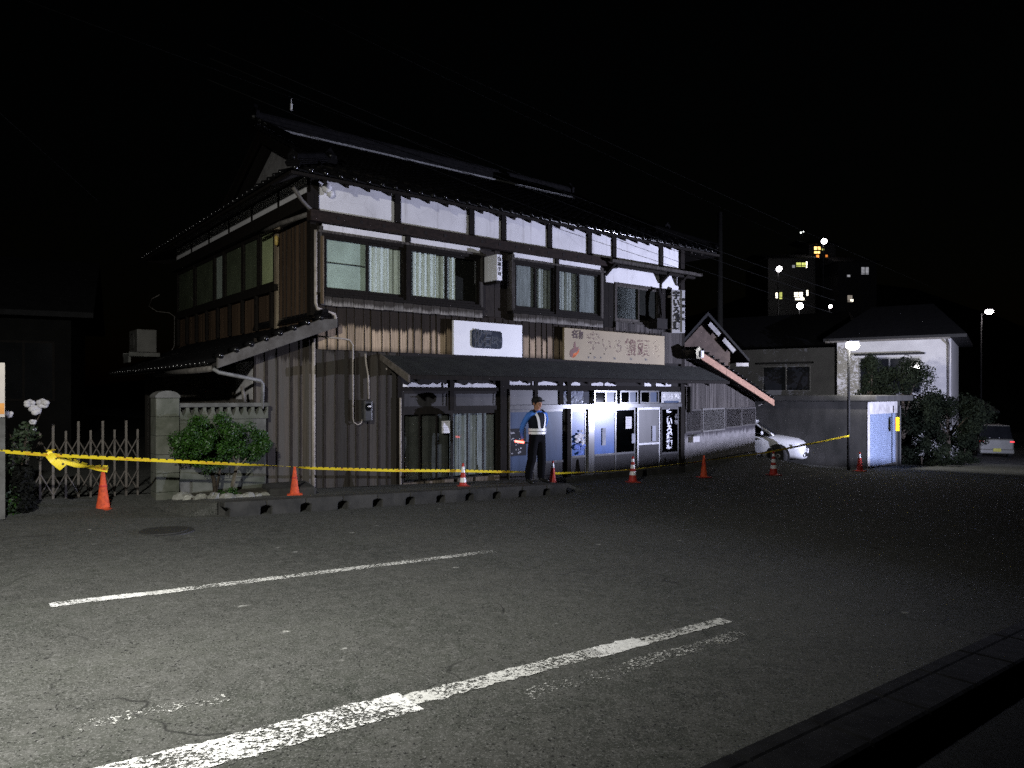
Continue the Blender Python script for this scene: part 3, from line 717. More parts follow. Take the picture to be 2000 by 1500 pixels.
k.base(k.mix(k.rng(gz, .58, .68), cc_, (.04,.037,.04))); k.rough(.9); k.spec(.15)
box('render_panel', k.m, A, 0, AL-.01, -.01, .05, AB+.085, .78)
def bar_window(x0, x1, z0, z1, m):
    w = empty('barred_window'); w.parent = A
    MB().box(x0, x1, -.05, .03, z0, z0+.045).box(x0, x1, -.05, .03, z1-.045, z1).box(x0, x0+.05, -.049, .03, z0+.045, z1-.045).box(x1-.05, x1, -.049, .03, z0+.045, z1-.045).build('frame', m, w)
    box('pane', FROST_D, w, x0+.05, x1-.05, .0, .012, z0+.045, z1-.045)
    n = int((x1-x0)/.075); me = MB().box(0,.022,-.045,-.025,z0+.045,z1-.045).mesh('bar')
    for i in range(1, n): obj('bar', me, m, w, (x0+(x1-x0)*i/n, 0, 0))
GW = mat('grey_window_wood', (.075,.07,.068), (.04,.037,.036), .8, 8, .2, stretch=(6,6,1))
bar_window(.05, 1.15, .74, 1.38, GW); bar_window(1.22, 2.95, .72, 1.39, mat('pale_window_frame', (.13,.125,.12), (.08,.076,.074), .8, 8)); bar_window(3.0, 4.35, .76, 1.38, GW); bar_window(4.38, 5.7, .78, 1.37, GW)
box('vent_box', PLAS_W, A, .35, .8, -.14, -.01, .48, .64); box('vent_hood', CONC, A, .32, .83, -.17, -.01, .66, .69)
AR = MB(); deck(AR, [(-.1,-.42,2.9),(-.1,5.5,2.9),(6.15,5.5,1.6),(6.15,-.42,1.6)], .06); ARF = AR.build('roof', DWOOD2, A)
tile_field(ARF, (6.2,-.35,1.6), (0,1,0), (-6.25,0,1.3), 20, 25, lambda u, v: v < 6.1, 1)
PB = mat('pinkish_bargeboard', (.34,.2,.14), (.24,.14,.1), .8, 5, .25, stretch=(1,1,4))
for x0, x1 in ((-.02,1.86),(1.875,4.2),(4.21,6.2)):
    z = lambda x: 2.93-(2.93-1.6)*x/6.2
    bevel(MB().prism([(x0,-.5,z(x0)-.2),(x1,-.5,z(x1)-.2),(x1,-.5,z(x1)),(x0,-.5,z(x0))], None, (0,.05,0)).build('bargeboard', PB, ARF), .01)
vm2 = MB().tube([(0,0,0),(0,.3,0)], .042, 10).mesh('verge_tile', True)
for i in range(17): obj('verge_tile', vm2, TILE, ARF, (.1+6.0*i/16, -.53, 2.97-1.29*i/16))
MB().prism([(-.3,-.5,2.72),(.05,-.5,2.72),(.12,-.5,2.95),(-.1,-.5,3.05),(-.35,-.5,2.95)], None, (0,.4,0)).build('ridge_end_tile', TILE, ARF)
bevel(box('ridge_end_cap', PLAS, ARF, -.06, .14, -.54, -.3, 2.76, 2.95), .03)
MB().tube([(5.75,-.1,1.4),(6.1,-.2,1.5)], .02).build('stay', PIPE_D, A)
MB().tube([(.18,-.1,2.0),(.18,-.1,1.3)], .07).box(.3,.34,-.04,-.02,1.5,1.7).build('meter_pipe', DWOOD2, A)

# ================================================================== signs and small things on the shop front (each a thing of its own)
def hung(name, label, cat, s, y, z, rz=0, group=None): return empty(name, L(s, y, z), ANG+rz, label, cat, group)
SIGNW = mat('sign_white', (.84,.84,.86), (.76,.76,.8), .45, 2, .4); SIGNB = mat('faded_sign', (.31,.25,.15), (.255,.205,.125), .6, 1.3, .3)
t = hung('sign_board', 'white sign board with dark carved slate plate above the canopy', 'sign', 2.9, -.2, 2.59)
bevel(box('board', SIGNW, t, 0, 1.8, 0, .06, 0, .7), .006)
SL = mat('slate', (.016,.02,.03), (.036,.044,.062), .7, 7, .12, bump=.4)
sl = bevel(MB().prism([(.44,-.03,.2),(.5,-.03,.16),(1.17,-.03,.155),(1.22,-.03,.2),(1.23,-.03,.36),(1.21,-.03,.5),(1.17,-.03,.53),(.5,-.03,.535),(.44,-.03,.5)], None, (0,.029,0)).build('slate_plate', SL, t), .006)
EDGE = mat('carved_edge', (.16,.18,.21), (.1,.115,.14), .8, 20, .1); CUT = mat('carved_black', (.006,.006,.008), (.01,.01,.012), .6, 9)
for ch, x, z, s_, sx in (('化', .575, .34, .33, .75), ('石', .825, .33, .31, .72)):
    letter(ch, s_, EDGE, t, (x, -.033, z), sx=sx, sz=1.15, bold=.013); letter(ch, s_, CUT, t, (x, -.037, z), sx=sx, sz=1.12, bold=.003)
mb = MB(); mc = MB()
for pts in ([(.965,.42),(.95,.36),(.945,.29),(.96,.25),(.985,.28)], [(1.0,.4),(1.02,.33),(1.0,.27)], [(1.03,.38),(1.06,.41),(1.09,.37),(1.06,.31),(1.03,.29),(1.08,.27),(1.1,.22),(1.075,.2)], [(1.13,.38),(1.12,.33)], [(1.16,.36),(1.17,.33),(1.15,.3)]):
    stroke(mb, pts, .014, -.033, False); stroke(mc, pts, .007, -.036)
mb.build('carved_outline', EDGE, t); mc.build('carved_script', CUT, t)

t = hung('sign_board', 'long faded beige sign board with weathered red lettering above the shop doors', 'sign', 5.94, -.2, 2.555)
bevel(MB().prism([(0,0,.02),(3.52,0,-.01),(3.52,0,.73),(0,0,.755)], None, (0,.06,0)).build('board', SIGNB, t), .006)
def faded(name, c, wear):
    k = NT(name); k.base(c); k.rough(.8); k.l(k.rng(k.noise(k.P(), 22, 4, .7), wear-.08, wear+.12), k.b.inputs['Alpha']); return k.m
FR = faded('faded_red_ink', (.17,.08,.075), .52); FR2 = faded('faint_red_ink', (.22,.15,.13), .58); FB = faded('faded_brown_ink', (.09,.06,.055), .42); FG = faded('faded_grey_ink', (.12,.12,.13), .48)
for ch, x, z, s_, m_ in (('名', .33, .61, .2, FB), ('物', .49, .6, .22, FB), ('宇', .93, .46, .46, FR2), ('い', 1.38, .4, .36, FR2), ('ろ', 1.77, .38, .36, FR2), ('饅', 2.22, .36, .44, FR), ('頭', 2.7, .36, .46, FR)):
    letter(ch, s_, m_, t, (x, -.004, z), bold=.008)
mb = MB()
for i in range(20):
    a = i*math.pi/10; b = a+math.pi/10; stroke(mb, [(3.2+.13*math.cos(a), .38+.22*math.sin(a)), (3.2+.13*math.cos(b), .38+.22*math.sin(b))], .008, -.003, False)
mb.build('emblem_ring', FR2, t); letter('ち', .2, FR2, t, (3.2, -.004, .38))
mb = MB().prism([(.17,-.004,.12),(.22,-.004,.08),(.27,-.004,.12),(.29,-.004,.19),(.4,-.004,.22),(.44,-.004,.27),(.455,-.004,.34),(.41,-.004,.32),(.36,-.004,.33),(.355,-.004,.4),(.34,-.004,.46),(.31,-.004,.42),(.285,-.004,.38),(.29,-.004,.3),(.21,-.004,.26),(.17,-.004,.2)], None, (0,.004,0))
mb.build('painted_mark', mat('dark_red_paint', (.14,.035,.018), (.09,.025,.012), .6, 12), t)
mb = MB().prism([(.24,-.002,.07),(.33,-.002,.09),(.45,-.002,.2),(.48,-.002,.3),(.4,-.002,.21),(.29,-.002,.17)], None, (0,.002,0))
mb.build('painted_mark', faded('orange_paint', (.6,.14,.04), .4), t)
for x, w in ((.75,.05),(.93,.09),(1.15,.05),(1.6,.1),(2.2,.08),(2.75,.1)):
    mb = MB(); stroke(mb, [(x, .11), (x+w, .1)], .025, -.003, False); mb.build('faded_script', FG, t)
for x in (.84, 1.3): MB().sphere((x, -.012, .195), .014).build('screw', ALU, t)

t = hung('box_sign', 'small white box sign projecting between the two upstairs bays', 'sign', 3.78, -.02, 4.15)
bevel(box('box', SIGNW, t, 0, .15, -.46, .0, 0, .54), .02)
for i, ch in enumerate('御菓子司'): letter(ch, .085, INK, t, (.075, -.464, .43-.1*i), bold=.003)
box('bracket', DWOOD, t, .02, .13, -.42, .02, -.05, -.005)

t = hung('hanging_sign', 'tall white hanging sign with black brush lettering at the right corner', 'sign', 9.84, -.12, 3.4, R(50))
bevel(box('box', mat('hanging_sign_face', (.8,.79,.8), (.7,.69,.7), .6, 3, .3), t, 0, .12, -.34, .0, 0, 1.12), .01)
box('front_edge', SIGNW, t, .006, .114, -.346, -.341, .01, 1.11)
for i, ch in enumerate('宇いろ饅頭'): letter(ch, .225, INK, t, (-.004, -.13, .97-.2*i), (R(90),0,R(-90)), sx=.8, bold=.008)
box('edge_strip', SIGNW, t, -.012, .0, -.338, -.27, .01, 1.11)
for i, ch in enumerate('和菓子処'): letter(ch, .08, INK, t, (-.015, -.304, .86-.17*i), (R(90),0,R(-90)), bold=.004)
for z in (.1, .95): box('bracket', PIPE, t, .03, .09, .0, .09, z-.03, z+.03)

t = hung('transom_sign', 'dark glass panel with white lettering over the rightmost door', 'sign', 9.5, -.06, 1.57)
box('board', mat('dark_sign', (.03,.03,.033), (.02,.02,.022), .3, 5, .5), t, 0, .82, 0, .03, 0, .28)
for i, ch in enumerate('宇いろ饅頭'): letter(ch, .15, PLAS, t, (.11+.15*i, -.004, .16), bold=.004)
box('lower_label', FROST, t, .1, .7, -.006, .0, .0, .05)
t = hung('door_lettering', 'white vertical lettering on the dark glass of the rightmost door', 'sign', 9.75, -.02, 0)
LET = mat('door_letter_white', (.6,.6,.66), (.45,.46,.55), .5, 9)
for i, ch in enumerate('宇いろ饅頭'): letter(ch, .24, LET, t, (.12, 0, 1.27-.205*i), bold=.012)
for i, ch in enumerate('名物'): letter(ch, .13, mat('dull_letter', (.2,.2,.22), (.12,.12,.13), .6, 9), t, (.4, 0, 1.2-.16*i))

# notices
for s_, z, w, h, lab, y in ((2.72,1.0,.2,.25,'white paper notice taped to the curtained left sliding door',-.036), (8.2,.93,.22,.3,'white paper notice on the dark clear glass door',-.004), (7.36,.55,.12,.42,'narrow pale strip notice on the lit frosted door',-.014), (8.43,.56,.13,.24,'small printed card low on the dark clear glass door',-.004), (9.18,.58,.14,.4,'dull grey strip notice on the brown door',-.024)):
    t = hung('paper_notice', lab, 'notice', s_, y, z)
    pm = PAPER if 'white' in lab else mat('dull_paper', (.32,.33,.38), (.24,.25,.3), .8, 7)
    box('sheet', pm, t, 0, w, -.004, .0, 0, h)
    mb = MB()
    for i in range(4): stroke(mb, [(w*.15, h*(.85-.2*i)), (w*random.uniform(.6,.85), h*(.85-.2*i))], .005, -.006, False)
    mb.build('print', mat('grey_print', (.35,.35,.38), (.28,.28,.3), .8, 9), t)
# poster of a window display beside the guard
t = hung('display_poster', 'dark glossy poster with pale shapes on the frosted door beside the guard', 'poster', 4.46, -.012, .44)
box('sheet', mat('dark_poster', (.008,.008,.01), (.014,.014,.018), .5, 8, .05), t, .02, .5, -.006, .0, 0, .6)
random.seed(3); PG = mat('poster_grey', (.3,.3,.33), (.1,.1,.12), .5, 14)
for i in range(26):
    x = random.uniform(.04,.42); z = .04+.52*random.random(); w = random.uniform(.015,.07); h = random.uniform(.008,.035)
    MB().prism([(x,-.01,z),(x+w,-.01,z+random.uniform(-.012,.012)),(x+w*.9,-.01,z+h),(x+w*.2,-.01,z+h*1.2)], None, (0,.003,0)).build('printed_shape', PG, t)
for z in (.03,.3,.42,.55): MB().sphere((.02,-.01,z), .014, sc=(1,.5,2)).build('clip', ALU, t)
# window display: round white floral thing behind the frosted glass
t = hung('flower_wreath', 'white ruffled paper wreath with blue lower half hanging on the door right of the guard', 'wreath', 6.575, -.03, .68)
wm = mat('wreath_white', (.74,.74,.78), (.5,.5,.56), .8, 18); wb = mat('wreath_blue', (.16,.24,.62), (.1,.15,.4), .8, 12)
for i in range(34):
    a = random.uniform(0, 2*math.pi); r = random.uniform(.05,.19); x = r*.85*math.cos(a); z = r*1.55*math.sin(a)
    q = random.uniform(0, 3); w = random.uniform(.035,.06)
    mb = MB(); pts = [(x+w*math.cos(q+k*2*math.pi/7)*(1.5 if k % 2 else 1), -.01-random.random()*.03, z+.7*w*math.sin(q+k*2*math.pi/7)) for k in range(7)]
    for k in range(7): mb.tri((x, -.045, z), pts[k], pts[(k+1) % 7])
    mb.build('petal', wb if z < -.06 else wm, t)
MB().sphere((.02,-.03,-.02), .04, sc=(1,.4,.7)).build('centre', CUT, t)

# electricity meter and conduit
t = hung('electric_meter', 'dark electric meter with pale conduits on the board wall', 'meter', 0, 0, 0)
bevel(box('case', mat('meter_case', (.05,.05,.05), (.03,.03,.03), .4, 9), t, .92, 1.1, -.17, -.03, 1.28, 1.68), .03)
MB().sphere((1.01,-.17,1.55), .075, sc=(1,.6,1)).build('dial', GLASS_D, t, True); box('dial_plate', PAPER, t, .98, 1.04, -.222, -.215, 1.55, 1.58)
MB().tube([(.05,-.07,2.83),(.55,-.06,2.81),(.68,-.06,2.79),(.745,-.06,2.7),(.745,-.06,1.36)], .016).build('conduit', PIPE, t, True)
MB().tube([(1.0,-.06,2.55),(1.02,-.06,2.35),(1.06,-.06,2.15),(1.07,-.06,1.7)], .018).build('conduit', PIPE, t, True)
MB().tube([(.745,-.06,1.36),(.76,-.07,1.27),(.83,-.08,1.22),(.9,-.08,1.25),(.93,-.08,1.33)], .01).build('cable', PIPE, t, True)
# little lamp under the eave corner and the lamp on the side post
t = hung('corner_insulator', 'pale round insulator under the eave at the front corner', 'insulator', .2, -.12, 5.5)
MB().sphere((0,0,0), .09, sc=(1,1,1.1)).sphere((.07,0,-.09), .07).build('bell', PLAS, t, True); MB().tube([(0,0,.05),(.02,.1,.2)], .02).build('stem', DWOOD, t)
t = hung('side_lantern', 'small yellowish glass fitting on the pale side post upstairs', 'lamp', -.1, 1.5, 4.78)
MB().lathe([(0,-.1),(.035,-.08),(.04,.06),(.02,.1),(0,.1)], 10).build('globe', mat('amber_glass', (.5,.36,.1), (.4,.3,.1), .3, 5), t, True)
# air conditioner on the lean-to roof
t = hung('air_conditioner', 'pale outdoor air conditioner unit on the left lean-to roof', 'air conditioner', -1.5, 5.9, 2.72)
bevel(box('case', mat('ac_case', (.08,.077,.07), (.05,.048,.044), .6, 3), t, -.15, .27, 0, .8, .03, .56), .02)
mb = MB(); mb.lathe([(.2,0),(.19,.02),(.17,.02)], 20); fan = mb.build('fan_grille', CONC_D, t, loc=(-.155,.4,.3), rot=(0,R(-90),0))
MB().box(-.3,.35,.05,.13,-.06,.03).box(-.3,.35,.65,.73,-.06,.03).box(-.3,-.25,.13,.65,-.2,.0).build('stand', CONC, t)
t = hung('wall_cable', 'thin looping cable down the far side wall of the house', 'cable', -.12, 8.6, 0)
MB().tube([(-.3,.5,4.5),(-.45,.7,4.4),(-.5,.8,4.2),(-.35,.6,4.05),(-.1,.3,4.0),(0,.2,3.9),(0,.2,3.1),(-.1,.2,2.9)], .012).build('cable', PIPE_D, t, True)

# ================================================================== forecourt on the left: pillar, block wall, bush, gate
t = empty('gate_pillar', L(-2.5,-.1,0), ANG, 'square concrete gate pillar with domed top left of the bush', 'pillar')
me = MB().box(-.17,.17,-.17,.17,0,.288).mesh('block')
for i in range(6): bevel(obj('block', me, BLOCK, t, (0,0,-.02+.292*i)), .008)
mb = MB()
for i in range(8):
    a, b = -.18+.045*i, -.18+.045*(i+1); za = .11*math.sqrt(max(0,1-(a/.19)**2)); zb = .11*math.sqrt(max(0,1-(b/.19)**2))
    mb.prism([(a,-.18,1.735),(b,-.18,1.735),(b,-.18,1.735+zb),(a,-.18,1.735+za)], None, (0,.36,0))
mb.build('cap', CONC, t)
t = empty('block_wall', L(0,0,0), ANG, 'mossy concrete block wall with openwork top row behind the bush', 'wall')
bw = .3925; bh = .195
me = MB().box(0,bw-.008,-.21,-.1,0,bh-.008).mesh('block')
for j in range(7):
    for i in range(4):
        x = -2.32+i*bw-(bw/2 if j % 2 else 0)
        if x+bw > -.9: continue
        if x < -2.33: continue
        bevel(obj('block', me, BLOCK, t, (x,0,.02+j*bh)), .006, 1)
box('infill', CONC, t, -2.31, -.93, -.19, -.12, 0, 1.38)
# openwork row: blocks with round-bottomed holes
ow = MB(); n = 11; x0, x1, z0, z1 = -2.32, -.9, 1.385, 1.58
for i in range(n):
    a = x0+(x1-x0)*i/n; b = x0+(x1-x0)*(i+1)/n; m_ = (a+b)/2
    ow.box(a, a+.025, -.21, -.1, z0, z1); ow.box(b-.025, b, -.21, -.1, z0, z1); ow.box(a+.025, b-.025, -.21, -.1, z0, z0+.05)
    ow.prism([(a+.025,-.21,z0+.05),(m_,-.21,z0+.05),(a+.025,-.21,z0+.14)], None, (0,.11,0)); ow.prism([(b-.025,-.21,z0+.05),(m_,-.21,z0+.05),(b-.025,-.21,z0+.14)], None, (0,.11,0))
ow.build('openwork_block', BLOCK, t); box('openwork_back', CONC_D, t, x0, x1, -.1, -.09, z0, z1)
bevel(box('coping', CONC, t, -2.33, -.88, -.23, -.07, 1.582, 1.65), .01)

def leaf_mass(name, mats, parent, shape, n, size, seed, flat=.5):
    """many small leaf faces spread through a volume; shape(rnd) -> (point, outward)"""
    rnd = random.Random(seed); mb = MB()
    for _ in range(n):
        p, o = shape(rnd); d = Vector((rnd.gauss(0,1), rnd.gauss(0,1), rnd.gauss(0,1)))*.8+o; d.normalize()
        a = d.cross(Vector((rnd.gauss(0,1), rnd.gauss(0,1), rnd.gauss(0,1)))).normalized(); b = d.cross(a); s = size*rnd.uniform(.6,1.3)
        mi = rnd.choice((0,0,1)) if len(mats) > 1 else 0
        mb.quad(p-a*s, p+b*s*flat, p+a*s, p-b*s*flat, mi)
    return mb.build(name, mats, parent)
def clumps(cs):
    def f(rnd):
        c, r = rnd.choice(cs); r = Vector(r) if not isinstance(r, (int, float)) else Vector((r,r,r))
        d = Vector((rnd.gauss(0,1), rnd.gauss(0,1), rnd.gauss(0,1))).normalized(); q = rnd.random()**.4
        return Vector(c)+Vector((d.x*r.x, d.y*r.y, d.z*r.z))*q, d
    return f
LEAF = mat('leaf_green', (.02,.06,.007), (.01,.033,.003), .5, 9, .4); LEAF2 = mat('leaf_bright', (.032,.095,.008), (.018,.055,.005), .5, 9, .4); LEAFD = mat('leaf_dark', (.02,.035,.014), (.012,.02,.008), .6, 9, .3)
BARK = mat('bark', (.16,.145,.11), (.07,.06,.045), .9, 14, .2, stretch=(1,1,.3), bump=.5); BARKD = mat('dark_bark', (.05,.04,.03), (.025,.02,.015), .9, 14, .2)
t = empty('bush', L(-1.78,-.5,.06), ANG, 'rounded green bush with pale stems in front of the block wall', 'bush')
rb = random.Random(5); cs = []
for _ in range(70):
    a = rb.uniform(0, 2*math.pi); q = rb.random()**.5; x = .72*q*math.cos(a); y = .3*q*math.sin(a); z = 1.0+rb.uniform(-.42,.36)*math.sqrt(max(.05,1-q*q))-.1*(x > .3)
    cs.append(((x, y, z), (rb.uniform(.09,.16),)*3))
leaf_mass('crown', [LEAF, LEAF2], t, clumps(cs), 26000, .02, 2)
MB().tube([(.2,-.05,-.1),(.17,-.08,.3),(.2,-.2,.6),(.22,-.26,.95)], [.045,.035,.025,.012]).tube([(.19,-.15,.5),(.33,-.25,.72)], [.018,.008]).tube([(.2,-.2,.6),(.12,-.25,.75),(.14,-.28,.85)], [.015,.012,.006]).build('trunk', BARK, t, True)
MB().tube([(-.05,0,-.1),(-.1,.0,.4),(-.25,0,.75)], [.04,.03,.015]).tube([(-.06,0,.2),(.05,.02,.8)], [.025,.012]).build('stem', BARKD, t, True)
t = empty('ground_shrub', L(-1.72,-.75,.12), ANG, 'small low green shrub at the foot of the block wall', 'shrub')
leaf_mass('foliage', [LEAF, LEAF2], t, clumps([((0,0,.06),.12),((.12,0,.04),.1),((-.12,0,.08),.1),((.05,0,.14),.08)]), 900, .017, 4)
MB().tube([(0,0,-.08),(.02,0,.1)], [.015,.008]).build('stem', BARKD, t)
# planter edge: rough stones and a sloping concrete apron
rb = random.Random(11)
STN = mat('rough_stone', (.3,.3,.27), (.15,.15,.13), .9, 8, .2, bump=.6, var=.25)
spots = [(-2.18,-.86,.13),(-2.0,-.95,.15),(-1.84,-1.0,.14),(-1.66,-1.0,.11),(-1.5,-.98,.13),(-1.34,-.93,.11),(-1.2,-.86,.1),(-2.3,-.7,.1),(-1.95,-.72,.12),(-1.05,-.78,.12),(-2.35,-.5,.13)]
for i, (s_, y, r) in enumerate(spots):
    mb = MB().sphere((0,0,0), r, 9, 6, sc=(1.1,.8,.75)); mb.v = [tuple(Vector(v)*(1+.3*(rb.random()-.5))) for v in mb.v]
    o = mb.build('planter_stone', STN, loc=L(s_, y, road_z(s_)+.1), rot=(0,0,rb.uniform(0,6)))
    tag(o, 'rough grey edging stone at the foot of the bush by the wall', 'stone', 'stones edging the bush bed')
bed = MB()
bed.prism([(-2.3,-.8,.02),(-.6,-.7,.02),(-.55,-.22,.02),(-2.3,-.22,.02)], None, (0,0,.2))
struct(bed.build('planting_bed', mat('soil', (.07,.065,.05), (.035,.033,.026), .95, 7, .1, bump=.7), loc=L(0,0,0), rot=(0,0,ANG)))
ap = bevel(MB().prism([(-1.15,-.95,.0),(-.45,-1.15,.0),(-.2,-.15,.0),(-1.0,-.15,.0)], None, (0,0,.24)).build('garden_step', CONC_D, loc=L(0,0,.04), rot=(0,0,ANG)), .04)
tag(ap, 'low worn concrete step between the bush bed and the board wall', 'step')

# folding gate
t = empty('folding_gate', L(0,.25,0), ANG, 'folding metal lattice gate across the dark driveway on the left', 'gate')
GM = mat('gate_metal', (.1,.088,.077), (.06,.052,.046), .6, 9, .4)
xs = [-4.45+.163*i for i in range(11)]
mt = MB().box(-.016,.016,-.016,.016,.12,1.38).mesh('upright'); ms = MB().box(-.014,.014,-.014,.014,.12,1.24).mesh('upright_short')
for i, x in enumerate(xs): obj('upright', mt if i % 2 else ms, GM, t, (x,0,0))
for i in range(0, 10, 1):
    for z in (.45, .95):
        d = .16 if i % 2 else -.16
        MB().tube([(xs[i],-.025,z-d),(xs[i+1],-.025,z+d)], .009, 5).build('lattice_bar', GM, t)
        MB().tube([(xs[i],.025,z+d),(xs[i+1],.025,z-d)], .009, 5).build('lattice_bar', GM, t)
box('bottom_rail', GM, t, -4.5, -2.75, -.03, .03, .1, .13)
# post with a notice at the left edge, flowers, dark shrub
t = empty('roadside_post', L(-4.66,-.9,road_z(-4.86)), ANG, 'grey post with pale orange-marked board at the left edge', 'post')
box('post', CONC, t, -.35, .02, -.1, .1, 0, 1.35); box('board', mat('notice_board', (.5,.46,.4), (.42,.38,.34), .7, 3), t, -.4, .015, -.13, -.1, 1.32, 2.02); box('orange_band', mat('orange_band', (.6,.28,.06), (.5,.22,.05), .7, 6), t, -.4, .01, -.134, -.131, 1.36, 1.5)
t = empty('flowering_plant', L(-4.45,-.5,road_z(-4.45)), ANG, 'plant with large white blossoms beside the folding gate', 'plant')
rb = random.Random(8); FLW = mat('white_petal', (.4,.39,.39), (.28,.27,.28), .7, 12)
MB().tube([(0,0,0),(.03,0,.6),(.1,0,1.2)], [.018,.014,.008]).tube([(.03,0,.7),(-.14,0,1.2)], [.01,.006]).tube([(.06,0,.95),(.26,0,1.38)], [.01,.006]).build('stem', BARKD, t)
leaf_mass('foliage', [LEAFD], t, clumps([((0,0,.9),.2),((.1,0,1.1),.16),((-.1,0,.7),.22)]), 400, .035, 3)
for x, z, sc in ((.18,1.41,.08),(.12,1.5,.07),(.27,1.5,.08),(-.12,1.36,.06),(.16,1.25,.045),(.17,1.14,.035)):
    mb = MB()
    for k in range(5):
        a = k*1.257+rb.random(); mb.sphere((x+.5*sc*math.cos(a), -.03+rb.uniform(-.02,.02), z+.4*sc*math.sin(a)), sc*.62, 7, 4, sc=(1,.5,.8))
    mb.build('blossom', FLW, t, True)
t = empty('dark_shrub', L(-4.42,-.55,road_z(-4.42)), ANG, 'small black-looking shrub on the ground at the left edge', 'shrub')
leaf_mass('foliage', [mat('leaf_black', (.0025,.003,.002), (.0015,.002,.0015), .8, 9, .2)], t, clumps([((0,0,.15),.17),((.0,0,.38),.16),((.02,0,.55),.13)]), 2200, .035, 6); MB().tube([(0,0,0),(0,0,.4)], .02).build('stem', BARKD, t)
t = empty('verge_shrub', L(-4.7,-.55,road_z(-4.7)), ANG, 'low green shrub behind the tape at the left edge', 'shrub')
leaf_mass('foliage', [LEAFD, LEAF], t, clumps([((0,0,.25),.28),((-.2,0,.35),.25),((.12,0,.1),.2)]), 2000, .03, 9); MB().tube([(0,0,0),(0,0,.3)], .015).build('stem', BARKD, t)
# neighbour house in the dark on the left
t = empty('dark_house', L(-6.5,13,0), ANG+R(-12), 'unlit tiled house in the dark behind the gate', 'house')
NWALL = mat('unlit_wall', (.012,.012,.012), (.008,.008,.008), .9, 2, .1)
box('wall', NWALL, t, -8, 4.5, 0, 6, -.5, 4.2)
MB().prism([(-8.6,-.8,4.1),(-8.6,3,6.1),(-8.6,6.8,4.1),(-8.6,6.8,3.95),(-8.6,3,5.95),(-8.6,-.8,3.95)], None, (13.7,0,0)).build('roof', mat('unlit_roof', (.016,.016,.018), (.01,.01,.011), .7, 6, .15), t)
for x in (-6.5,-3.4,.2,2.6):
    w = box('window', DWOOD2, t, x, x+1.5, -.04, .0, 1.6, 3.3); box('pane', CGL, w, x+.06, x+.72, -.05, -.041, 1.66, 3.24); box('pane', CGL, w, x+.78, x+1.44, -.05, -.041, 1.66, 3.24)

# ================================================================== cones
ORANGE = mat('cone_orange', (.72,.105,.035), (.4,.06,.028), .65, 16, .2); RED = mat('cone_red', (.5,.045,.03), (.36,.03,.022), .55, 8, .3); TAPEW = mat('cone_reflective_white', (.88,.88,.88), (.8,.8,.8), .35, 9, .5); BASEB = mat('cone_base', (.3,.05,.03), (.18,.03,.02), .7, 9)
def cone(name, kind, loc, h, label, rz=0):
    t = empty(name, loc, rz, label, 'cone', 'traffic cones along the tape'); s = h/.7
    bands = {'plain': [], 'stripe': [(.2,.3),(.38,.48),(.56,.64)], 'two': [(.12,.26),(.42,.6)], 'one': [(.5,.64)]}[kind]
    r = lambda z: .125-.098*(z/.7)**.85
    cuts = sorted(set([.03,.7]+[x for b in bands for x in b]+[.06,.12,.2,.35,.5]))
    prof = [(.165,.02),(.15,.03)]; mi = [0,0]
    def inb(z): return any(a-1e-6 <= z < b-1e-6 for a, b in bands)
    for i, z in enumerate(cuts):
        prof.append((r(z), z))
        mi.append(1 if inb(z) else 0)
    prof.append((.012,.705)); mi = mi[:len(prof)-1]
    MB().lathe([(a*s, b*s) for a, b in prof], 20, mi=mi).build('body', [ORANGE if kind == 'plain' else RED, TAPEW], t, True)
    bevel(MB().box(-.185*s,.185*s,-.185*s,.185*s,0,.025*s).build('base', ORANGE if kind == 'plain' else BASEB, t), .02*s)
    if kind == 'plain': MB().lathe([(r(.42)*s+.003,.41*s),(r(.42)*s+.006,.43*s),(r(.44)*s+.003,.45*s)], 20).build('rib', RED, t, True)
    return t
pz_ = lambda s: road_z(s)+.145
cone('traffic_cone', 'plain', L(-3.44,-.55,road_z(-3.44)), .56, 'plain orange cone with yellow tape at its tip before the folding gate')
cone('traffic_cone', 'plain', L(-.8,-1.1,pz_(-.8)), .45, 'plain orange cone before the corner of the board wall', .3)
cone('traffic_cone', 'two', L(2.5,-1.1,pz_(2.5)), .43, 'small cone with two white bands before the curtained doors', .2)
cone('traffic_cone', 'one', L(5.0,-.85,road_z(5.0)+.05), .5, 'red cone half hidden behind the guard', .5)
cone('traffic_cone', 'stripe', L(7.49,-.88,G(7.49,-.88)), .6, 'red and white striped cone before the lit shop doors', .1)
cone('traffic_cone', 'plain', L(10.32,-.78,G(10.32,-.78)), .56, 'dull red cone without bands before the annex', .4).children[0].data.materials[0] = RED
cone('traffic_cone', 'stripe', L(13.09,-1.07,G(13.09,-1.07)), .66, 'red and white striped cone before the parked white car', .2)
cone('traffic_cone', 'one', L(17.5,-1.35,road_z(17.5)), .6, 'red cone with white top band left of the blue shutter', .6)

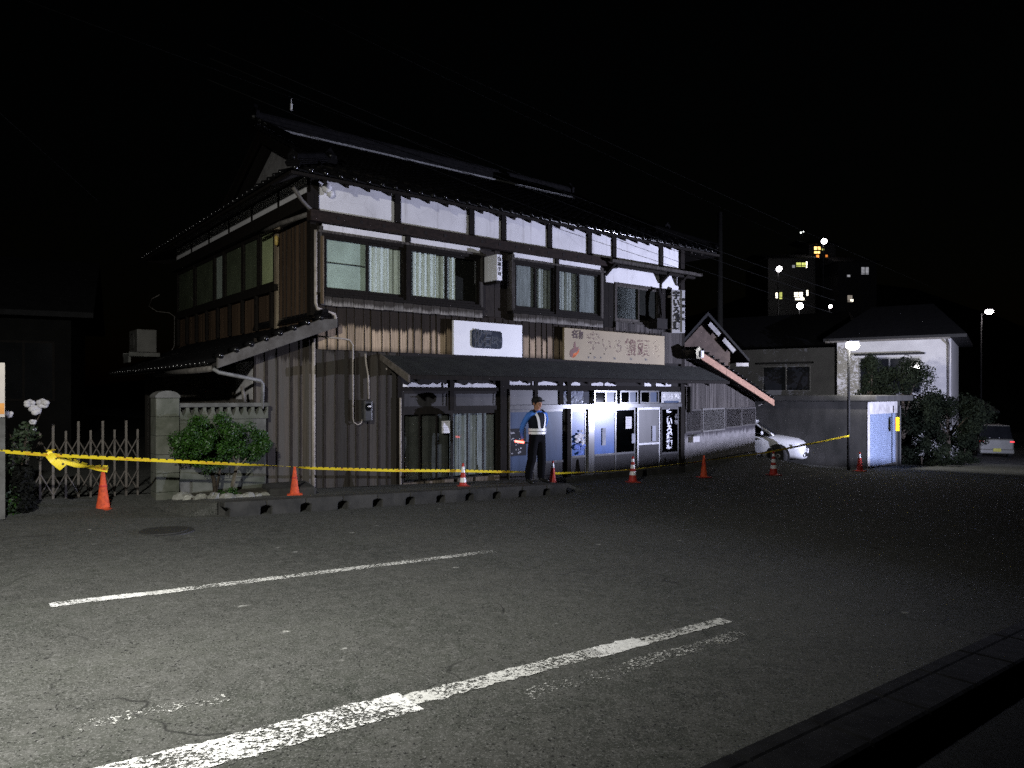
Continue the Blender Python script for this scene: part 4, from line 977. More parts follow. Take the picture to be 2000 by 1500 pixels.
# ================================================================== barrier tape
k = NT('barrier_tape'); uv = k.n('ShaderNodeTexCoord').outputs['UV']; sx_ = k.n('ShaderNodeSeparateXYZ'); k.l(uv, sx_.inputs[0])
ux = sx_.outputs[0]; uy = sx_.outputs[1]
dash = k.math('GREATER_THAN', k.math('FRACT', k.math('MULTIPLY', ux, 9.0)), .74); edge = k.math('GREATER_THAN', uy, .72)
dk = k.math('MULTIPLY', dash, edge)
txt = k.math('MULTIPLY', k.math('GREATER_THAN', k.math('FRACT', k.math('MULTIPLY', ux, .9)), .62), k.rng(k.noise(uv, 14, 2), .52, .56))
txt = k.math('MULTIPLY', txt, k.math('LESS_THAN', k.math('ABSOLUTE', k.math('SUBTRACT', uy, .45)), .3))
c_ = k.mix(txt, (.85,.66,.03), (.65,.12,.03)); c_ = k.mix(dk, c_, (.03,.025,.01)); k.base(c_); k.rough(.45); k.spec(.4)
TAPE = k.m
def ribbon(mb, pts, w=.065, tw=None, uvs=None, n=10, u0=0):
    """a thin band along points; tw: lean of the band at each point in degrees from upright"""
    P = [Vector(p) for p in pts]; D = []
    acc = u0; rows = []
    for i in range(len(P)-1):
        for q in range(n):
            f = q/n; p = P[i].lerp(P[i+1], f); a = (tw[i]*(1-f)+tw[i+1]*f) if tw else 10
            rows.append((p, a))
    rows.append((P[-1], tw[-1] if tw else 10))
    prev = None
    for i, (p, a) in enumerate(rows):
        d = (rows[min(i+1, len(rows)-1)][0]-rows[max(i-1,0)][0]).normalized(); sd = d.cross(Vector((0,0,1))).normalized(); up = sd.cross(d)
        v = up*math.cos(R(a))+sd*math.sin(R(a))
        if i: acc += (p-rows[i-1][0]).length
        cur = (p-v*w/2, p+v*w/2, acc)
        if prev:
            mb.quad(prev[0], cur[0], cur[1], prev[1]); uvs += [(prev[2],0),(cur[2],0),(cur[2],1),(prev[2],1)]
        prev = cur
def tape(name, label, runs):
    mb = MB(); uvs = []
    for pts, w, tw in runs: ribbon(mb, pts, w, tw, uvs)
    me = bpy.data.meshes.new(name); me.from_pydata(mb.v, [], mb.f); me.update()
    ul = me.uv_layers.new(name='UVMap')
    for i, q in enumerate(uvs): ul.data[i].uv = q
    o = obj(name, me, TAPE); m = o.modifiers.new('thickness', 'SOLIDIFY'); m.thickness = .002
    return tag(o, label, 'tape', 'yellow barrier tape')
T = lambda s, z, y=-1.0: L(s, y, z)
tape('barrier_tape', 'yellow black-edged barrier tape stretched from the left edge to the guard', [
    ([T(-6.2,1.32,-1.0),T(-4.69,1.055),T(-4.13,.975),T(-2.66,.815),T(-1.6,.70),T(-.9,.625),T(-.46,.57),T(1.0,.44),T(2.5,.335),T(3.5,.25),T(4.15,.2)], .052, [20,30,30,20,40,88,35,15,10,25,60])])
tape('barrier_tape', 'loose twisted end of yellow tape knotted above the first orange cone', [
    ([T(-4.12,.965,-.98),T(-3.9,.86,-.85),T(-3.65,.77,-.7),T(-3.38,.71,-.58)], .1, [40,-20,70,10]),
    ([T(-4.16,.985,-1.03),T(-4.1,.90,-1.04),T(-4.0,.80,-1.04)], .1, [20,-10,15]),
    ([T(-4.13,.98,-1.0),T(-4.17,1.03,-1.0),T(-4.08,1.05,-1.02)], .06, [0,40,80])])
POLE = Vector((10.8, 23.6, 0))
tape('barrier_tape', 'yellow barrier tape running from the cone behind the guard to the lamp pole', [
    ([L(5.05,-.83,.1),L(6.2,-.75,.04),L(7.49,-.83,.02),L(9.74,-.7,.04),L(12.31,-.95,.14),L(13.2,-1.0,.19),L(15.5,-.95,.32),L(17.62,-.95,.465)], .058, [30,75,60,70,40,20,15,10])])

# ================================================================== the guard
def skin_body(verts, edges, name, sub=2):
    me = bpy.data.meshes.new(name); me.from_pydata([v[0] for v in verts], edges, []); me.update()
    ob = bpy.data.objects.new(name, me); col.objects.link(ob)
    ob.modifiers.new('skin', 'SKIN'); ss_ = ob.modifiers.new('sub', 'SUBSURF'); ss_.levels = sub; ss_.render_levels = sub
    for i, v in enumerate(verts):
        r = v[1]; me.skin_vertices[0].data[i].radius = r if isinstance(r, tuple) else (r, r)
    me.skin_vertices[0].data[0].use_root = True
    bpy.context.view_layer.update()
    out = bpy.data.meshes.new_from_object(ob.evaluated_get(bpy.context.evaluated_depsgraph_get()))
    bpy.data.objects.remove(ob); return out
V = [((0,0,.94),(.145,.105)), ((0,0,1.08),(.148,.105)), ((0,-.01,1.25),(.168,.115)), ((0,.005,1.385),(.125,.085)), ((0,.01,1.465),(.052,.056)), ((0,-.012,1.53),(.06,.072)), ((0,-.015,1.60),(.074,.092)), ((0,-.0,1.675),(.058,.074)), ((0,-.112,1.578),(.013,.014))]
Eg = [(0,1),(1,2),(2,3),(3,4),(4,5),(5,6),(6,7),(6,8)]
def limb(parent, pts):
    p = parent
    for q in pts: V.append(q); Eg.append((p, len(V)-1)); p = len(V)-1
    return p
for sx_2, arm in ((-1, [((-.185,.0,1.385),.066),((-.245,.05,1.25),.056),((-.275,.10,1.12),.05),((-.24,.15,1.0),.042),((-.2,.175,.9),.032)]), (1, [((.185,.0,1.385),.066),((.25,.06,1.25),.056),((.27,.12,1.13),.05),((.2,.18,1.0),.042),((.12,.2,.92),.032)])):
    w = limb(3, arm); hx, hy, hz = arm[-1][0]; palm = limb(w, [((hx+.03*-sx_2*0-.005, hy+.01, hz-.06),(.036,.02))])
    bx_, by_, bz_ = V[palm][0]
    for k, (off, ln) in enumerate(((-.028,.034),(-.01,.04),(.01,.038),(.027,.03))):      # four fingers curled round, unequal
        limb(palm, [((bx_+off*.6, by_-.012+off*.5, bz_-.03),.0095),((bx_+off*.7-.012, by_-.038+off*.5, bz_-.03-ln*.5),.0088),((bx_+off*.7+.012, by_-.052+off*.5, bz_-.012-ln*.2),.008)])
    limb(palm, [((bx_-.034, by_-.012, bz_+.012),.011),((bx_-.034, by_-.04, bz_-.004),.0095),((bx_-.018, by_-.055, bz_-.012),.0085)])   # thumb from the side of the palm
for hx, kx, ax, fx in ((-.085,-.135,-.19,-.215), (.085,.1,.115,.135)):
    limb(0, [((hx,0,.86),(.095,.098)),((kx*.9,-.005,.66),(.092,.095)),((kx,-.01,.48),(.085,.085)),((ax*.95,.01,.28),(.08,.08)),((ax,.02,.11),(.066,.07)),((ax,.02,.055),(.042,.05)),((fx,-.09,.04),(.042,.034)),((fx*1.05,-.165,.032),(.036,.026))])
gme = skin_body(V, Eg, 'body')
SKIN = mat('skin', (.42,.22,.14), (.36,.18,.11), .55, 12, .35); SHIRT = mat('blue_shirt', (.07,.2,.62), (.05,.15,.48), .85, 5, .15); TROU = mat('navy_trousers', (.004,.004,.006), (.0025,.0025,.004), .9, 5, .1); SHOE = mat('black_shoe', (.01,.01,.01), (.015,.015,.015), .4, 9); VEST = mat('navy_vest', (.006,.008,.016), (.004,.005,.01), .8, 6, .2); REFL = mat('vest_reflective', (.9,.9,.92), (.82,.82,.85), .35, 12, .5)
gme.materials.clear()
for m_ in (SKIN, SHIRT, TROU, SHOE): gme.materials.append(m_)
for p in gme.polygons:
    p.use_smooth = True; c = p.center
    hand = c.z < .885 and c.z > .7 and c.y > .1 and abs(c.x) > .06 and (c.x < -.16 or c.x < .2 and c.y > .14)
    if c.z > 1.455: i = 0
    elif hand: i = 0
    elif c.z > 1.0 or (c.y > .11 and c.z > .86): i = 1
    elif c.z > .085: i = 2
    else: i = 3
    p.material_index = i
GP = L(4.22, -1.25, road_z(4.22)+.155)
GUARD = empty('person', GP, R(38), 'guard in black cap, blue shirt and reflective vest standing before the shop', 'person')
obj('body', gme, None, GUARD); GUARD.scale = (1.1, 1.12, 1.0)
def ering(rx, ry, z, cy=0, n=28, a0=0, a1=360):
    return [(rx*math.cos(R(a0+(a1-a0)*i/(n-1))), cy+ry*math.sin(R(a0+(a1-a0)*i/(n-1))), z) for i in range(n)]
def lrings(mb, rings, close=False):
    b = len(mb.v); n = len(rings[0])
    for r in rings: mb.v += r
    for j in range(len(rings)-1):
        for i in range(n-1): mb.f.append((b+j*n+i, b+j*n+i+1, b+(j+1)*n+i+1, b+(j+1)*n+i)); mb.m.append(0)
    return mb
PR = [(.168,.128,.965),(.17,.128,1.05),(.178,.132,1.15),(.19,.138,1.25),(.185,.13,1.33),(.165,.108,1.385),(.13,.085,1.425)]
lrings(MB(), [ering(a, b, z, -.003) for a, b, z in PR]).build('vest', VEST, GUARD, True)
for z0, z1 in ((.985,1.035),(1.048,1.10)):
    lrings(MB(), [ering(.178,.138,z0,-.003), ering(.182,.14,z1,-.003)]).build('reflective_band', REFL, GUARD, True)
def prof_at(z):
    for (a, b, z0), (c, d, z1) in zip(PR[:-1], PR[1:]):
        if z0 <= z <= z1: f = (z-z0)/(z1-z0); return a+(c-a)*f, b+(d-b)*f
    return PR[-1][:2]
for sg in (-1, 1):
    mb = MB(); prev = None
    for i in range(10):
        z = 1.1+.325*i/9; rx, ry = prof_at(min(z, 1.424)); x = sg*(.055+.05*(i/9)); w = .022
        row = []
        for xx in (x-w, x+w):
            q = max(0, 1-(xx/rx)**2); row.append((xx, -.003-(ry+.008)*math.sqrt(q)-.002, z))
        if prev: mb.quad(prev[0], prev[1], row[1], row[0])
        prev = row
    mb.build('reflective_strap', REFL, GUARD, True)
    MB().tube([(sg*.1,-.075,1.42),(sg*.105,-.02,1.455),(sg*.1,.05,1.44),(sg*.09,.1,1.36)], .03, 8).build('shoulder_strap', VEST, GUARD, True)
MB().lathe([(.062,0),(.068,.02),(.06,.045)], 14, (0,.004,1.425)).build('collar', SHIRT, GUARD, True)
MB().sphere((0,.022,1.63), .1, 14, 8, sc=(.88,.92,.95)).build('hair', mat('black_hair', (.012,.01,.01), (.02,.017,.015), .6, 20), GUARD, True)
cp = MB().sphere((0,.005,1.665), .103, 16, 8, sc=(.98,1.08,.78))
cp.prism([(-.085,-.085,1.66),(-.06,-.155,1.648),(0,-.178,1.645),(.06,-.155,1.648),(.085,-.085,1.66),(0,-.06,1.668)], None, (0,0,.012))
cp.build('cap', mat('black_cap', (.01,.01,.012), (.006,.006,.007), .8, 9), GUARD, True)
for sg in (-1, 1):
    MB().sphere((sg*.031,-.096,1.608), .011, 8, 5, sc=(1.2,.6,.7)).build('eye', INK, GUARD, True)
    MB().sphere((sg*.078,.0,1.59), .028, 8, 5, sc=(.4,.7,1.1)).build('ear', SKIN, GUARD, True)
MB().sphere((0,-.088,1.535), .022, 8, 4, sc=(1.2,.5,.3)).build('mouth', mat('lips', (.3,.12,.1), (.25,.1,.08), .5, 9), GUARD, True)
box('badge', INK, GUARD, -.262, -.25, .0, .05, 1.27, 1.32)
# lit baton held behind him
BAT = empty('light_baton', GP, R(4), 'glowing red light baton held low behind the guard', 'baton')
MB().tube([(-.28,-.02,.815),(-.24,-.02,.812),(-.14,-.02,.80)], .016, 10).build('handle', INK, BAT, True)
MB().tube([(-.455,-.03,.845),(-.445,-.03,.842),(-.27,-.02,.815)], [.012,.022,.022], 10).build('light_tube', emis('red_light', (1,.13,.1), 7), BAT, True)

# ================================================================== cars
def sring(x, hw, z0, z1, n=20, p=3.2):
    pts = []; zc = (z0+z1)/2; hz = (z1-z0)/2
    for i in range(n):
        a = 2*math.pi*i/n; c, s = math.cos(a), math.sin(a)
        pts.append((x, hw*math.copysign(abs(c)**(2/p), c), zc+hz*math.copysign(abs(s)**(2/p), s)))
    return pts
def loft(secs, n=20, p=3.2):
    mb = MB(); rings = [sring(*s, n=n, p=p) for s in secs]
    for r in rings: mb.v += r
    for j in range(len(rings)-1):
        for i in range(n): mb.f.append((j*n+i, j*n+(i+1) % n, (j+1)*n+(i+1) % n, (j+1)*n+i)); mb.m.append(0)
    mb.f.append(tuple(range(n))); mb.m.append(0); mb.f.append(tuple((len(rings)-1)*n+i for i in range(n))[::-1]); mb.m.append(0)
    return mb
CARW = mat('white_car_paint', (.62,.62,.63), (.55,.55,.56), .25, 2, .6); TYRE = mat('tyre', (.012,.012,.012), (.02,.02,.02), .8, 20); RIM = mat('rim', (.3,.3,.31), (.2,.2,.21), .35, 9, .5, .7); BLK = mat('black_plastic', (.012,.012,.013), (.02,.02,.02), .5, 9)
LENS = mat('lamp_lens', (.75,.76,.8), (.6,.6,.65), .08, 9, .9); _x = mat('car_glass', (.01,.011,.013), (.015,.016,.018), .06, 2, .8)
def wheel(parent, x, y, r=.33):
    s = 1 if y > 0 else -1; w = empty('wheel'); w.parent = parent; w.location = (x, y, r)
    MB().lathe([(r*.6,-.1),(r*.92,-.1),(r,-.06),(r,.06),(r*.92,.1),(r*.6,.1)], 22).build('tyre', TYRE, w, True, rot=(R(90),0,0))
    MB().lathe([(0,.05),(r*.2,.06),(r*.5,.03),(r*.62,.06),(r*.62,-.08),(0,-.08)], 12).build('rim', RIM, w, True, rot=(R(90*-s),0,0))
def car_front(loc, heading):
    c = empty('parked_car', loc, heading, 'white car with its nose showing beyond the annex', 'car')
    loft([(.0,.64,.28,.64),(-.03,.72,.23,.74),(-.12,.79,.2,.83),(-.3,.83,.2,.92),(-.8,.85,.2,1.0),(-1.2,.86,.2,1.05),(-2.4,.87,.2,1.08),(-3.8,.86,.2,1.1),(-4.2,.8,.28,1.05),(-4.3,.7,.35,.95)]).build('body', CARW, c, True)
    loft([(-1.05,.66,1.0,1.04),(-1.5,.67,1.0,1.34),(-1.85,.64,1.0,1.52),(-2.6,.64,1.0,1.57),(-3.6,.63,1.0,1.55),(-4.15,.6,1.0,1.2)], p=4).build('windows', CGL, c, True)
    loft([(-1.75,.54,1.46,1.53),(-2.2,.6,1.5,1.60),(-3.4,.6,1.5,1.6),(-3.9,.55,1.4,1.5)], p=4).build('roof_panel', CARW, c, True)
    for s in (-1, 1):
        MB().tube([(-1.0,s*.70,1.02),(-1.45,s*.685,1.32),(-1.8,s*.63,1.52)], .045, 6).build('pillar', CARW, c, True)
        MB().sphere((-1.35,s*.95,1.12), .12, 10, 6, sc=(.5,1,.65)).build('mirror', CARW, c, True)
        MB().prism([(x, s*y, .60) for x, y in ((.025,.42),(.01,.6),(-.07,.76),(-.26,.85),(-.34,.86),(-.3,.78),(-.1,.68),(-.03,.42))], None, (0,0,.15)).build('headlight', LENS, c)
        MB().lathe([(0,.0),(.39,.0),(.39,-.1),(0,-.1)], 20, (0,0,0)).build('wheel_arch', BLK, c, loc=(-.82,s*.855,.36), rot=(R(-90*s),0,0))
        wheel(c, -.82, s*.8); wheel(c, -3.4, s*.8)
    bevel(box('grille', BLK, c, -.06, .025, -.4, .4, .6, .72), .02); bevel(box('bumper_opening', BLK, c, -.06, .03, -.6, .6, .3, .46), .02)
    box('bonnet_gap', BLK, c, -.14, .012, -.68, .68, .745, .757)
    box('number_plate', PAPER, c, .031, .045, -.17, .17, .42, .58)
    for s in (-1, 1): MB().sphere((.02,s*.66,.38), .05, 8, 5, sc=(.6,1,1)).build('fog_lamp', LENS, c, True)
    MB().tube([(-1.15,.5,1.0),(-1.3,.52,1.75)], .008, 5).build('antenna', PIPE, c)
    return c
car_front((10.42, 25.95, road_z(18.7)-.02), math.atan2(-.53, .85))
cp_ = at(1947, 894, 36)
c = empty('parked_van', cp_, math.atan2(.93,.36), 'pale small van seen from behind at the right edge', 'van')
VANP = mat('van_paint', (.17,.17,.145), (.12,.12,.1), .4, 3, .5)
bevel(box('body', VANP, c, 0, 3.1, -.72, .72, .2, .92), .07, 3); bevel(MB().prism([(.03,-.68,.92),(.22,-.6,1.55),(2.5,-.6,1.55),(3.0,-.66,.92)], None, (0,1.36,0)).build('cabin', CGL, c), .05, 2)
bevel(box('roof_panel', VANP, c, .25, 2.4, -.6, .64, 1.53, 1.57), .02); bevel(box('bumper', VANP, c, -.06, .1, -.72, .72, .2, .42), .04); bevel(box('number_plate', mat('yellow_plate', (.5,.48,.05), (.4,.38,.04), .5, 9), c, -.08, -.062, -.17, .17, .3, .46), .01)
for s in (-1, 1):
    box('tail_light', emis('tail_light_red', (1,.04,.05), 1.6), c, -.012, .03, s*.64-.09, s*.64+.09, .76, .82); wheel(c, .55, s*.64, .28); wheel(c, 2.6, s*.64, .28); MB().sphere((-.01,s*.2+.1,.98), .02).build('glint_lamp', LENS, c)

# ================================================================== garage, lamp pole
gz_ = -.74
t = empty('garage', (11.9, 24.6, gz_), R(46.5), 'flat-roofed concrete garage with pale blue roller shutter', 'garage')
GC = mat('garage_concrete', (.055,.053,.05), (.03,.03,.028), .9, 2, .2, stretch=(1,1,.5), bump=.3)
MB().box(-.05,.18,0,9,-.3,2.28).box(.18,3.3,5.5,5.7,-.3,2.28).box(3.3,3.5,0,6,-.3,2.28).build('wall', GC, t)
box('wall', PLAS_W, t, .18, 3.3, .03, .2, 1.85, 2.27)
bevel(box('roof_slab', GC, t, -.25, 3.9, -.35, 9.2, 2.29, 2.5), .04)
box('pier', PLAS_W, t, -.06, .15, -.02, .0, 0, 2.26)
SHUT = mat('blue_shutter', (.22,.265,.38), (.18,.22,.32), .45, 3, .4)
mb = MB(); n = 26
for i in range(n):
    z0 = .02+1.83*i/n; z1 = .02+1.83*(i+1)/n; zm = (z0+z1)/2
    mb.quad((.15,.10,z0),(3.3,.10,z0),(3.3,.075,zm),(.15,.075,zm)); mb.quad((.15,.075,zm),(3.3,.075,zm),(3.3,.10,z1),(.15,.10,z1))
mb.build('shutter', SHUT, t); [box('shutter_guide', ALU_D, t, *q) for q in ((.13,.19,.05,.12,0,1.86),(3.26,3.32,.05,.12,0,1.86))]; box('bottom_bar', ALU_D, t, .16, 3.3, .06, .11, 0, .05)
t = empty('yellow_sign', at(1752, 842, 26.2), R(30), 'small bright yellow sign right of the blue shutter', 'sign')
bevel(box('plate', mat('yellow_enamel', (.85,.62,.02), (.75,.52,.02), .4, 6), t, -.1, .12, -.02, .0, 0, .5), .02); box('red_edge', RED, t, -.125, -.1, -.015, -.005, .05, .45)
MB().tube([(.25,.06,-1.7),(.25,.06,.9)], .05, 8).build('post', BLK, t)

def street_lamp(loc, h, label, head, watt, colr, light_off=(0,0,0), arm=(.0,0,0), hw=.12, est=60, rz=0, spot=None, grp=None):
    t = empty('street_lamp', loc, rz, label, 'street lamp', grp)
    MB().tube([(0,0,-.3),(0,0,h)], [.055,.04], 10).build('pole', mat('lamp_pole', (.022,.021,.02), (.012,.012,.011), .7, 9, .2), t, True)
    a = Vector(arm)
    if a.length > 0: MB().tube([(0,0,h-.15),(a.x*.5,a.y*.5,h+.05),(a.x,a.y,h+a.z)], .025, 8).build('arm', PIPE_D, t, True)
    hp = Vector((a.x, a.y, h+a.z))
    bevel(box('lamp_housing', ALU_D, t, hp.x-hw*.9, hp.x+hw*.9, hp.y-hw*.8, hp.y+hw*.8, hp.z+hw*.62, hp.z+hw*.62+.06), .02)
    MB().sphere(hp, hw, 14, 8, sc=(1.2,1,.7)).build('lamp_lens', emis('lamp_light%d' % len(MATS), colr, est), t, True)
    ld = bpy.data.lights.new('lamp_light', 'SPOT' if spot else 'POINT'); ld.energy = watt; ld.color = colr; ld.shadow_soft_size = .12
    lo = bpy.data.objects.new('lamp_light', ld); col.objects.link(lo); lo.parent = t; lo.location = hp+Vector(light_off)
    if spot:
        ld.spot_size = R(spot[0]); ld.spot_blend = spot[1]; lo.rotation_euler = (Matrix.Rotation(-rz, 3, 'Z') @ Vector(spot[2])).to_track_quat('-Z','Y').to_euler()
    return t
street_lamp((10.8, 23.6, road_z(17.7)), 3.98, 'lit street lamp on a thin pole between the white car and the garage', None, LAMP_W, (1,.98,.97), (.15,.05,-.14), (.12,0,0), .18, 110, 0, (140,.6,(.66,.72,.12)), 'street lamps')
p_ = at(1932, 609, 46)
street_lamp((p_.x-.5, p_.y, -1.6), p_.z+1.5, 'lit street lamp high at the right edge beyond the houses', None, 60, (1,.9,.95), (0,-.1,-.15), (.5,0,.1), .2, 45, 0, None, 'street lamps')
# the lamps that light the scene from outside the picture: one on the near kerb, one work light down the road
lp = L(-6.6,-11.5,road_z(-6.6))
t = street_lamp(lp, 4.5, 'tall street lamp on the near pavement beside the photographer, out of the picture', None, STREET_W, (1,.99,.93), (0,0,-.22), (.5,2.6,.1), .16, 40, ANG, (142,.85,(-.23,.66,-.715)), 'street lamps')
t = empty('work_light', L(17.6,-10.4,road_z(17.6)), 0, 'tripod work light at the near kerb down the road, out of the picture', 'work light')
for a in (90, 210, 330): MB().tube([(0,0,1.1),(.45*math.cos(R(a)),.45*math.sin(R(a)),.01)], .015, 6).build('leg', ALU_D, t)
MB().tube([(0,0,.9),(0,0,1.75)], .02, 8).build('mast', ALU_D, t)
fl = bevel(box('housing', BLK, t, -.06, .12, -.2, .2, 1.65, 1.95), .02); box('lens', emis('work_light_lens', (.65,.74,1), 2.5), t, -.075, -.061, -.17, .17, 1.68, 1.92)
MB().prism([(-.2,.05,1.746)]+[(-.2+.62*math.cos(R(a)),.05+.62*math.sin(R(a)),1.746) for a in range(128,290,6)], None, (0,0,.01)).build('beam_cutoff_plate', BLK, t)  # unseen plate added to keep the beam off the near road
MB().prism([(-.2,.05,1.685)]+[(-.2+.62*math.cos(R(a)),.05+.62*math.sin(R(a)),1.685) for a in range(40,136,6)], None, (0,0,.01)).build('beam_cutoff_plate', BLK, t)  # second added plate, trims the beam on the ground by the garage
ld = bpy.data.lights.new('work_light_beam', 'SPOT'); ld.energy = FLOOD_W; ld.color = (.7,.73,1); ld.shadow_soft_size = .014; ld.spot_size = R(172); ld.spot_blend = .4
lo = bpy.data.objects.new('work_light_beam', ld); col.objects.link(lo); lo.parent = t; lo.location = (-.2,.05,1.8); lo.rotation_euler = Vector((-.74,.62,.22)).to_track_quat('-Z','Y').to_euler()

# ================================================================== houses on the right
HW = mat('house_white', (.46,.45,.44), (.37,.36,.355), .9, 1.2, .15); HR = mat('house_roof', (.008,.008,.009), (.005,.005,.006), .6, 5, .2)
t = empty('white_house', (19.1, 32.0, -1.1), R(-33.5), 'white plastered two-storey house with dark hipped roof behind the trees', 'house')
ez = 5.35
box('wall', HW, t, -4.6, 0, 0, 7, -1, ez); box('wall', mat('house_white_shaded', (.085,.085,.088), (.065,.065,.068), .9, 1.4), t, -13.5, -4.6, 2.4, 9, -1, ez-.1)  # left wing's white darkened to stand for its dimmer light
MB().prism([(-5.1,-.6,ez-.02),(.6,-.6,ez-.02),(.6,7.6,ez-.02),(-5.1,7.6,ez-.02)], None, (0,0,.14)).build('eave', HR, t)
rf = MB(); A0, B0, C0, D0 = (-5.1,-.6,ez+.12),(.6,-.6,ez+.12),(.6,7.6,ez+.12),(-5.1,7.6,ez+.12); r0, r1 = (-3.6,3.5,ez+1.9),(-.9,3.5,ez+1.9)
rf.quad(A0,B0,r1,r0); rf.tri(B0,C0,r1); rf.quad(C0,D0,r0,r1); rf.tri(D0,A0,r0); rf.build('roof', HR, t)
rf = MB(); A0, B0, C0, D0 = (-14,1.8,ez),(-4,1.8,ez),(-4,9.6,ez),(-14,9.6,ez); r0, r1 = (-12,5.7,ez+2),(-5,5.7,ez+2)
rf.quad(A0,B0,r1,r0); rf.tri(B0,C0,r1); rf.quad(C0,D0,r0,r1); rf.tri(D0,A0,r0); rf.build('roof', HR, t)
MB().box(-5.0,-.0,-.66,-.6,ez-.08,ez-.0).build('gutter', PIPE_D, t); MB().tube([(-.15,-.62,ez-.05),(-.1,-.08,ez-.3),(-.1,-.07,1.5)], .05, 8).build('downpipe', PIPE_D, t)
def hwin(t, x0, x1, y, z0, z1, pane=CGL, hood=True):
    w = empty('window'); w.parent = t; m_ = (x0+x1)/2
    MB().box(x0-.06,x1+.06,y-.05,y,z0-.06,z0).box(x0-.06,x1+.06,y-.05,y,z1,z1+.06).box(x0-.06,x0,y-.049,y,z0,z1).box(x1,x1+.06,y-.049,y,z0,z1).box(m_-.03,m_+.03,y-.048,y,z0,z1).build('frame', ALU_D, w)
    box('pane', pane, w, x0, m_-.03, y-.03, y-.02, z0, z1); box('pane', pane, w, m_+.03, x1, y-.03, y-.02, z0, z1)
    if hood: box('hood', HR, w, x0-.2, x1+.2, y-.5, y-.051, z1+.16, z1+.24)
hwin(t, -3.6, -1.2, 0, 3.0, 4.5); hwin(t, -3.4, -1.0, 0, .3, 2.0); hwin(t, -8.6, -6.3, 2.4, 3.1, 4.3); hwin(t, -11.7, -10.7, 2.4, 2.9, 3.9, mat('lit_curtain', (.3,.42,.4), (.2,.3,.28), .8, 6))
box('band', HR, t, -13.5, -4.62, 2.2, 2.38, 2.3, 2.5)
t = empty('brown_gable_house', (8.2, 30, -.8), R(12), 'narrow brown gabled house peeking over the annex roof', 'house')
BRN = mat('brown_render', (.12,.09,.075), (.08,.06,.05), .9, 4)
MB().prism([(-1.6,0,-.5),(.75,0,-.5),(.75,0,4.3),(-.42,0,5.5),(-1.6,0,4.3)], None, (0,5,0)).build('wall', BRN, t)
MB().prism([(-2.2,-.4,3.9),(-.42,-.4,5.75),(1.4,-.4,3.9),(1.4,-.4,4.02),(-.42,-.4,5.9),(-2.2,-.4,4.02)], None, (0,5.8,0)).build('roof', HR, t)
for a, b in ((.0,.28),(.38,.68)):
    P0 = Vector((-.32,-.42,5.5)); P1 = Vector((1.3,-.42,3.86)); q0 = P0.lerp(P1, a); q1 = P0.lerp(P1, b)
    MB().prism([q0, q1, q1+Vector((-.12,0,-.13)), q0+Vector((-.12,0,-.13))], None, (0,.03,0)).build('verge_board', PLAS_W, t)
box('verge_board', PLAS_W, t, .8, 1.35, -.42, -.38, 3.72, 3.86); w_ = box('window', DWOOD2, t, -.4, .3, -.03, .0, 2.9, 3.5)
t = empty('garden_wall', (17.3, 30.6, -1.1), R(-25), 'pale garden wall showing between the dark shrubs', 'wall')
box('panel', mat('garden_wall_render', (.24,.24,.24), (.17,.17,.17), .9, 3), t, -.6, 1.1, 0, .15, -.2, 1.55); box('coping', GC, t, -.7, 1.2, -.05, .2, 1.55, 1.62)
t = empty('small_shed', (26.5, 44, -1.6), R(-20), 'small dark shed beyond the white house', 'shed')
box('wall', NWALL, t, -1.6, 1.8, 0, 3, -.3, 2.3); MB().prism([(-2,-.4,2.3),(2.2,-.4,2.3),(2.2,3.4,2.9),(-2,3.4,2.9)], None, (0,0,.1)).build('roof', HR, t); box('lamp_shelf', PLAS_W, t, -1.2, -.4, -.3, 0, 1.7, 1.78)

# trees before the white house
def tree(name, label, loc, h, cs, n, size, seed, mats, group='dark trees before the white house'):
    t = empty(name, loc, 0, label, 'tree', group)
    top = max(c[0][2] for c in cs)
    mb = MB().tube([(0,0,-.3),(.05,0,h*.45),(.0,.05,top)], [.12,.08,.02], 8)
    for c, r in cs[:7]: mb.tube([(0.03,0,min(h*.45, c[2]*.7)), (c[0]*.6,c[1]*.6,c[2]*.9), c], [.04,.025,.01], 5)
    mb.build('trunk', BARKD, t, True); leaf_mass('crown', mats, t, clumps(cs), n, size, seed); return t
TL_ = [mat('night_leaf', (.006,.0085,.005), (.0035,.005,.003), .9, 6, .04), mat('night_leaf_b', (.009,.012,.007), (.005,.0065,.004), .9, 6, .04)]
def blob(seed, w, z0, z1, n, peak=0, r=(.25,.5)):
    rb = random.Random(seed); out = []
    for _ in range(n):
        f = rb.random(); z = z0+(z1-z0)*f; ww = w*(1-peak*f)*math.sqrt(max(.08, 1-(2*f-.9)**2 if not peak else 1-f*.55)); a = rb.uniform(0, 6.28); q = rb.random()**.5
        out.append(((ww*q*math.cos(a), ww*q*math.sin(a), z), rb.uniform(*r)))
    return out
gnd = lambda p: (p.x, p.y, -1.1)
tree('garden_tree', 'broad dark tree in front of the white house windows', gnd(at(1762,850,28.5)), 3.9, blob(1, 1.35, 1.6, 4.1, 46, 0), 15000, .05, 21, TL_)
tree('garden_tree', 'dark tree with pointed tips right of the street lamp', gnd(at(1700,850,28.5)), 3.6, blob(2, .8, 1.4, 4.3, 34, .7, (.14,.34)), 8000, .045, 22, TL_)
tree('garden_tree', 'low spreading dark tree at the right end of the white house', gnd(at(1850,850,29)), 2.6, blob(3, 1.6, 1.2, 2.7, 40, 0, (.25,.45)), 12000, .05, 23, TL_)
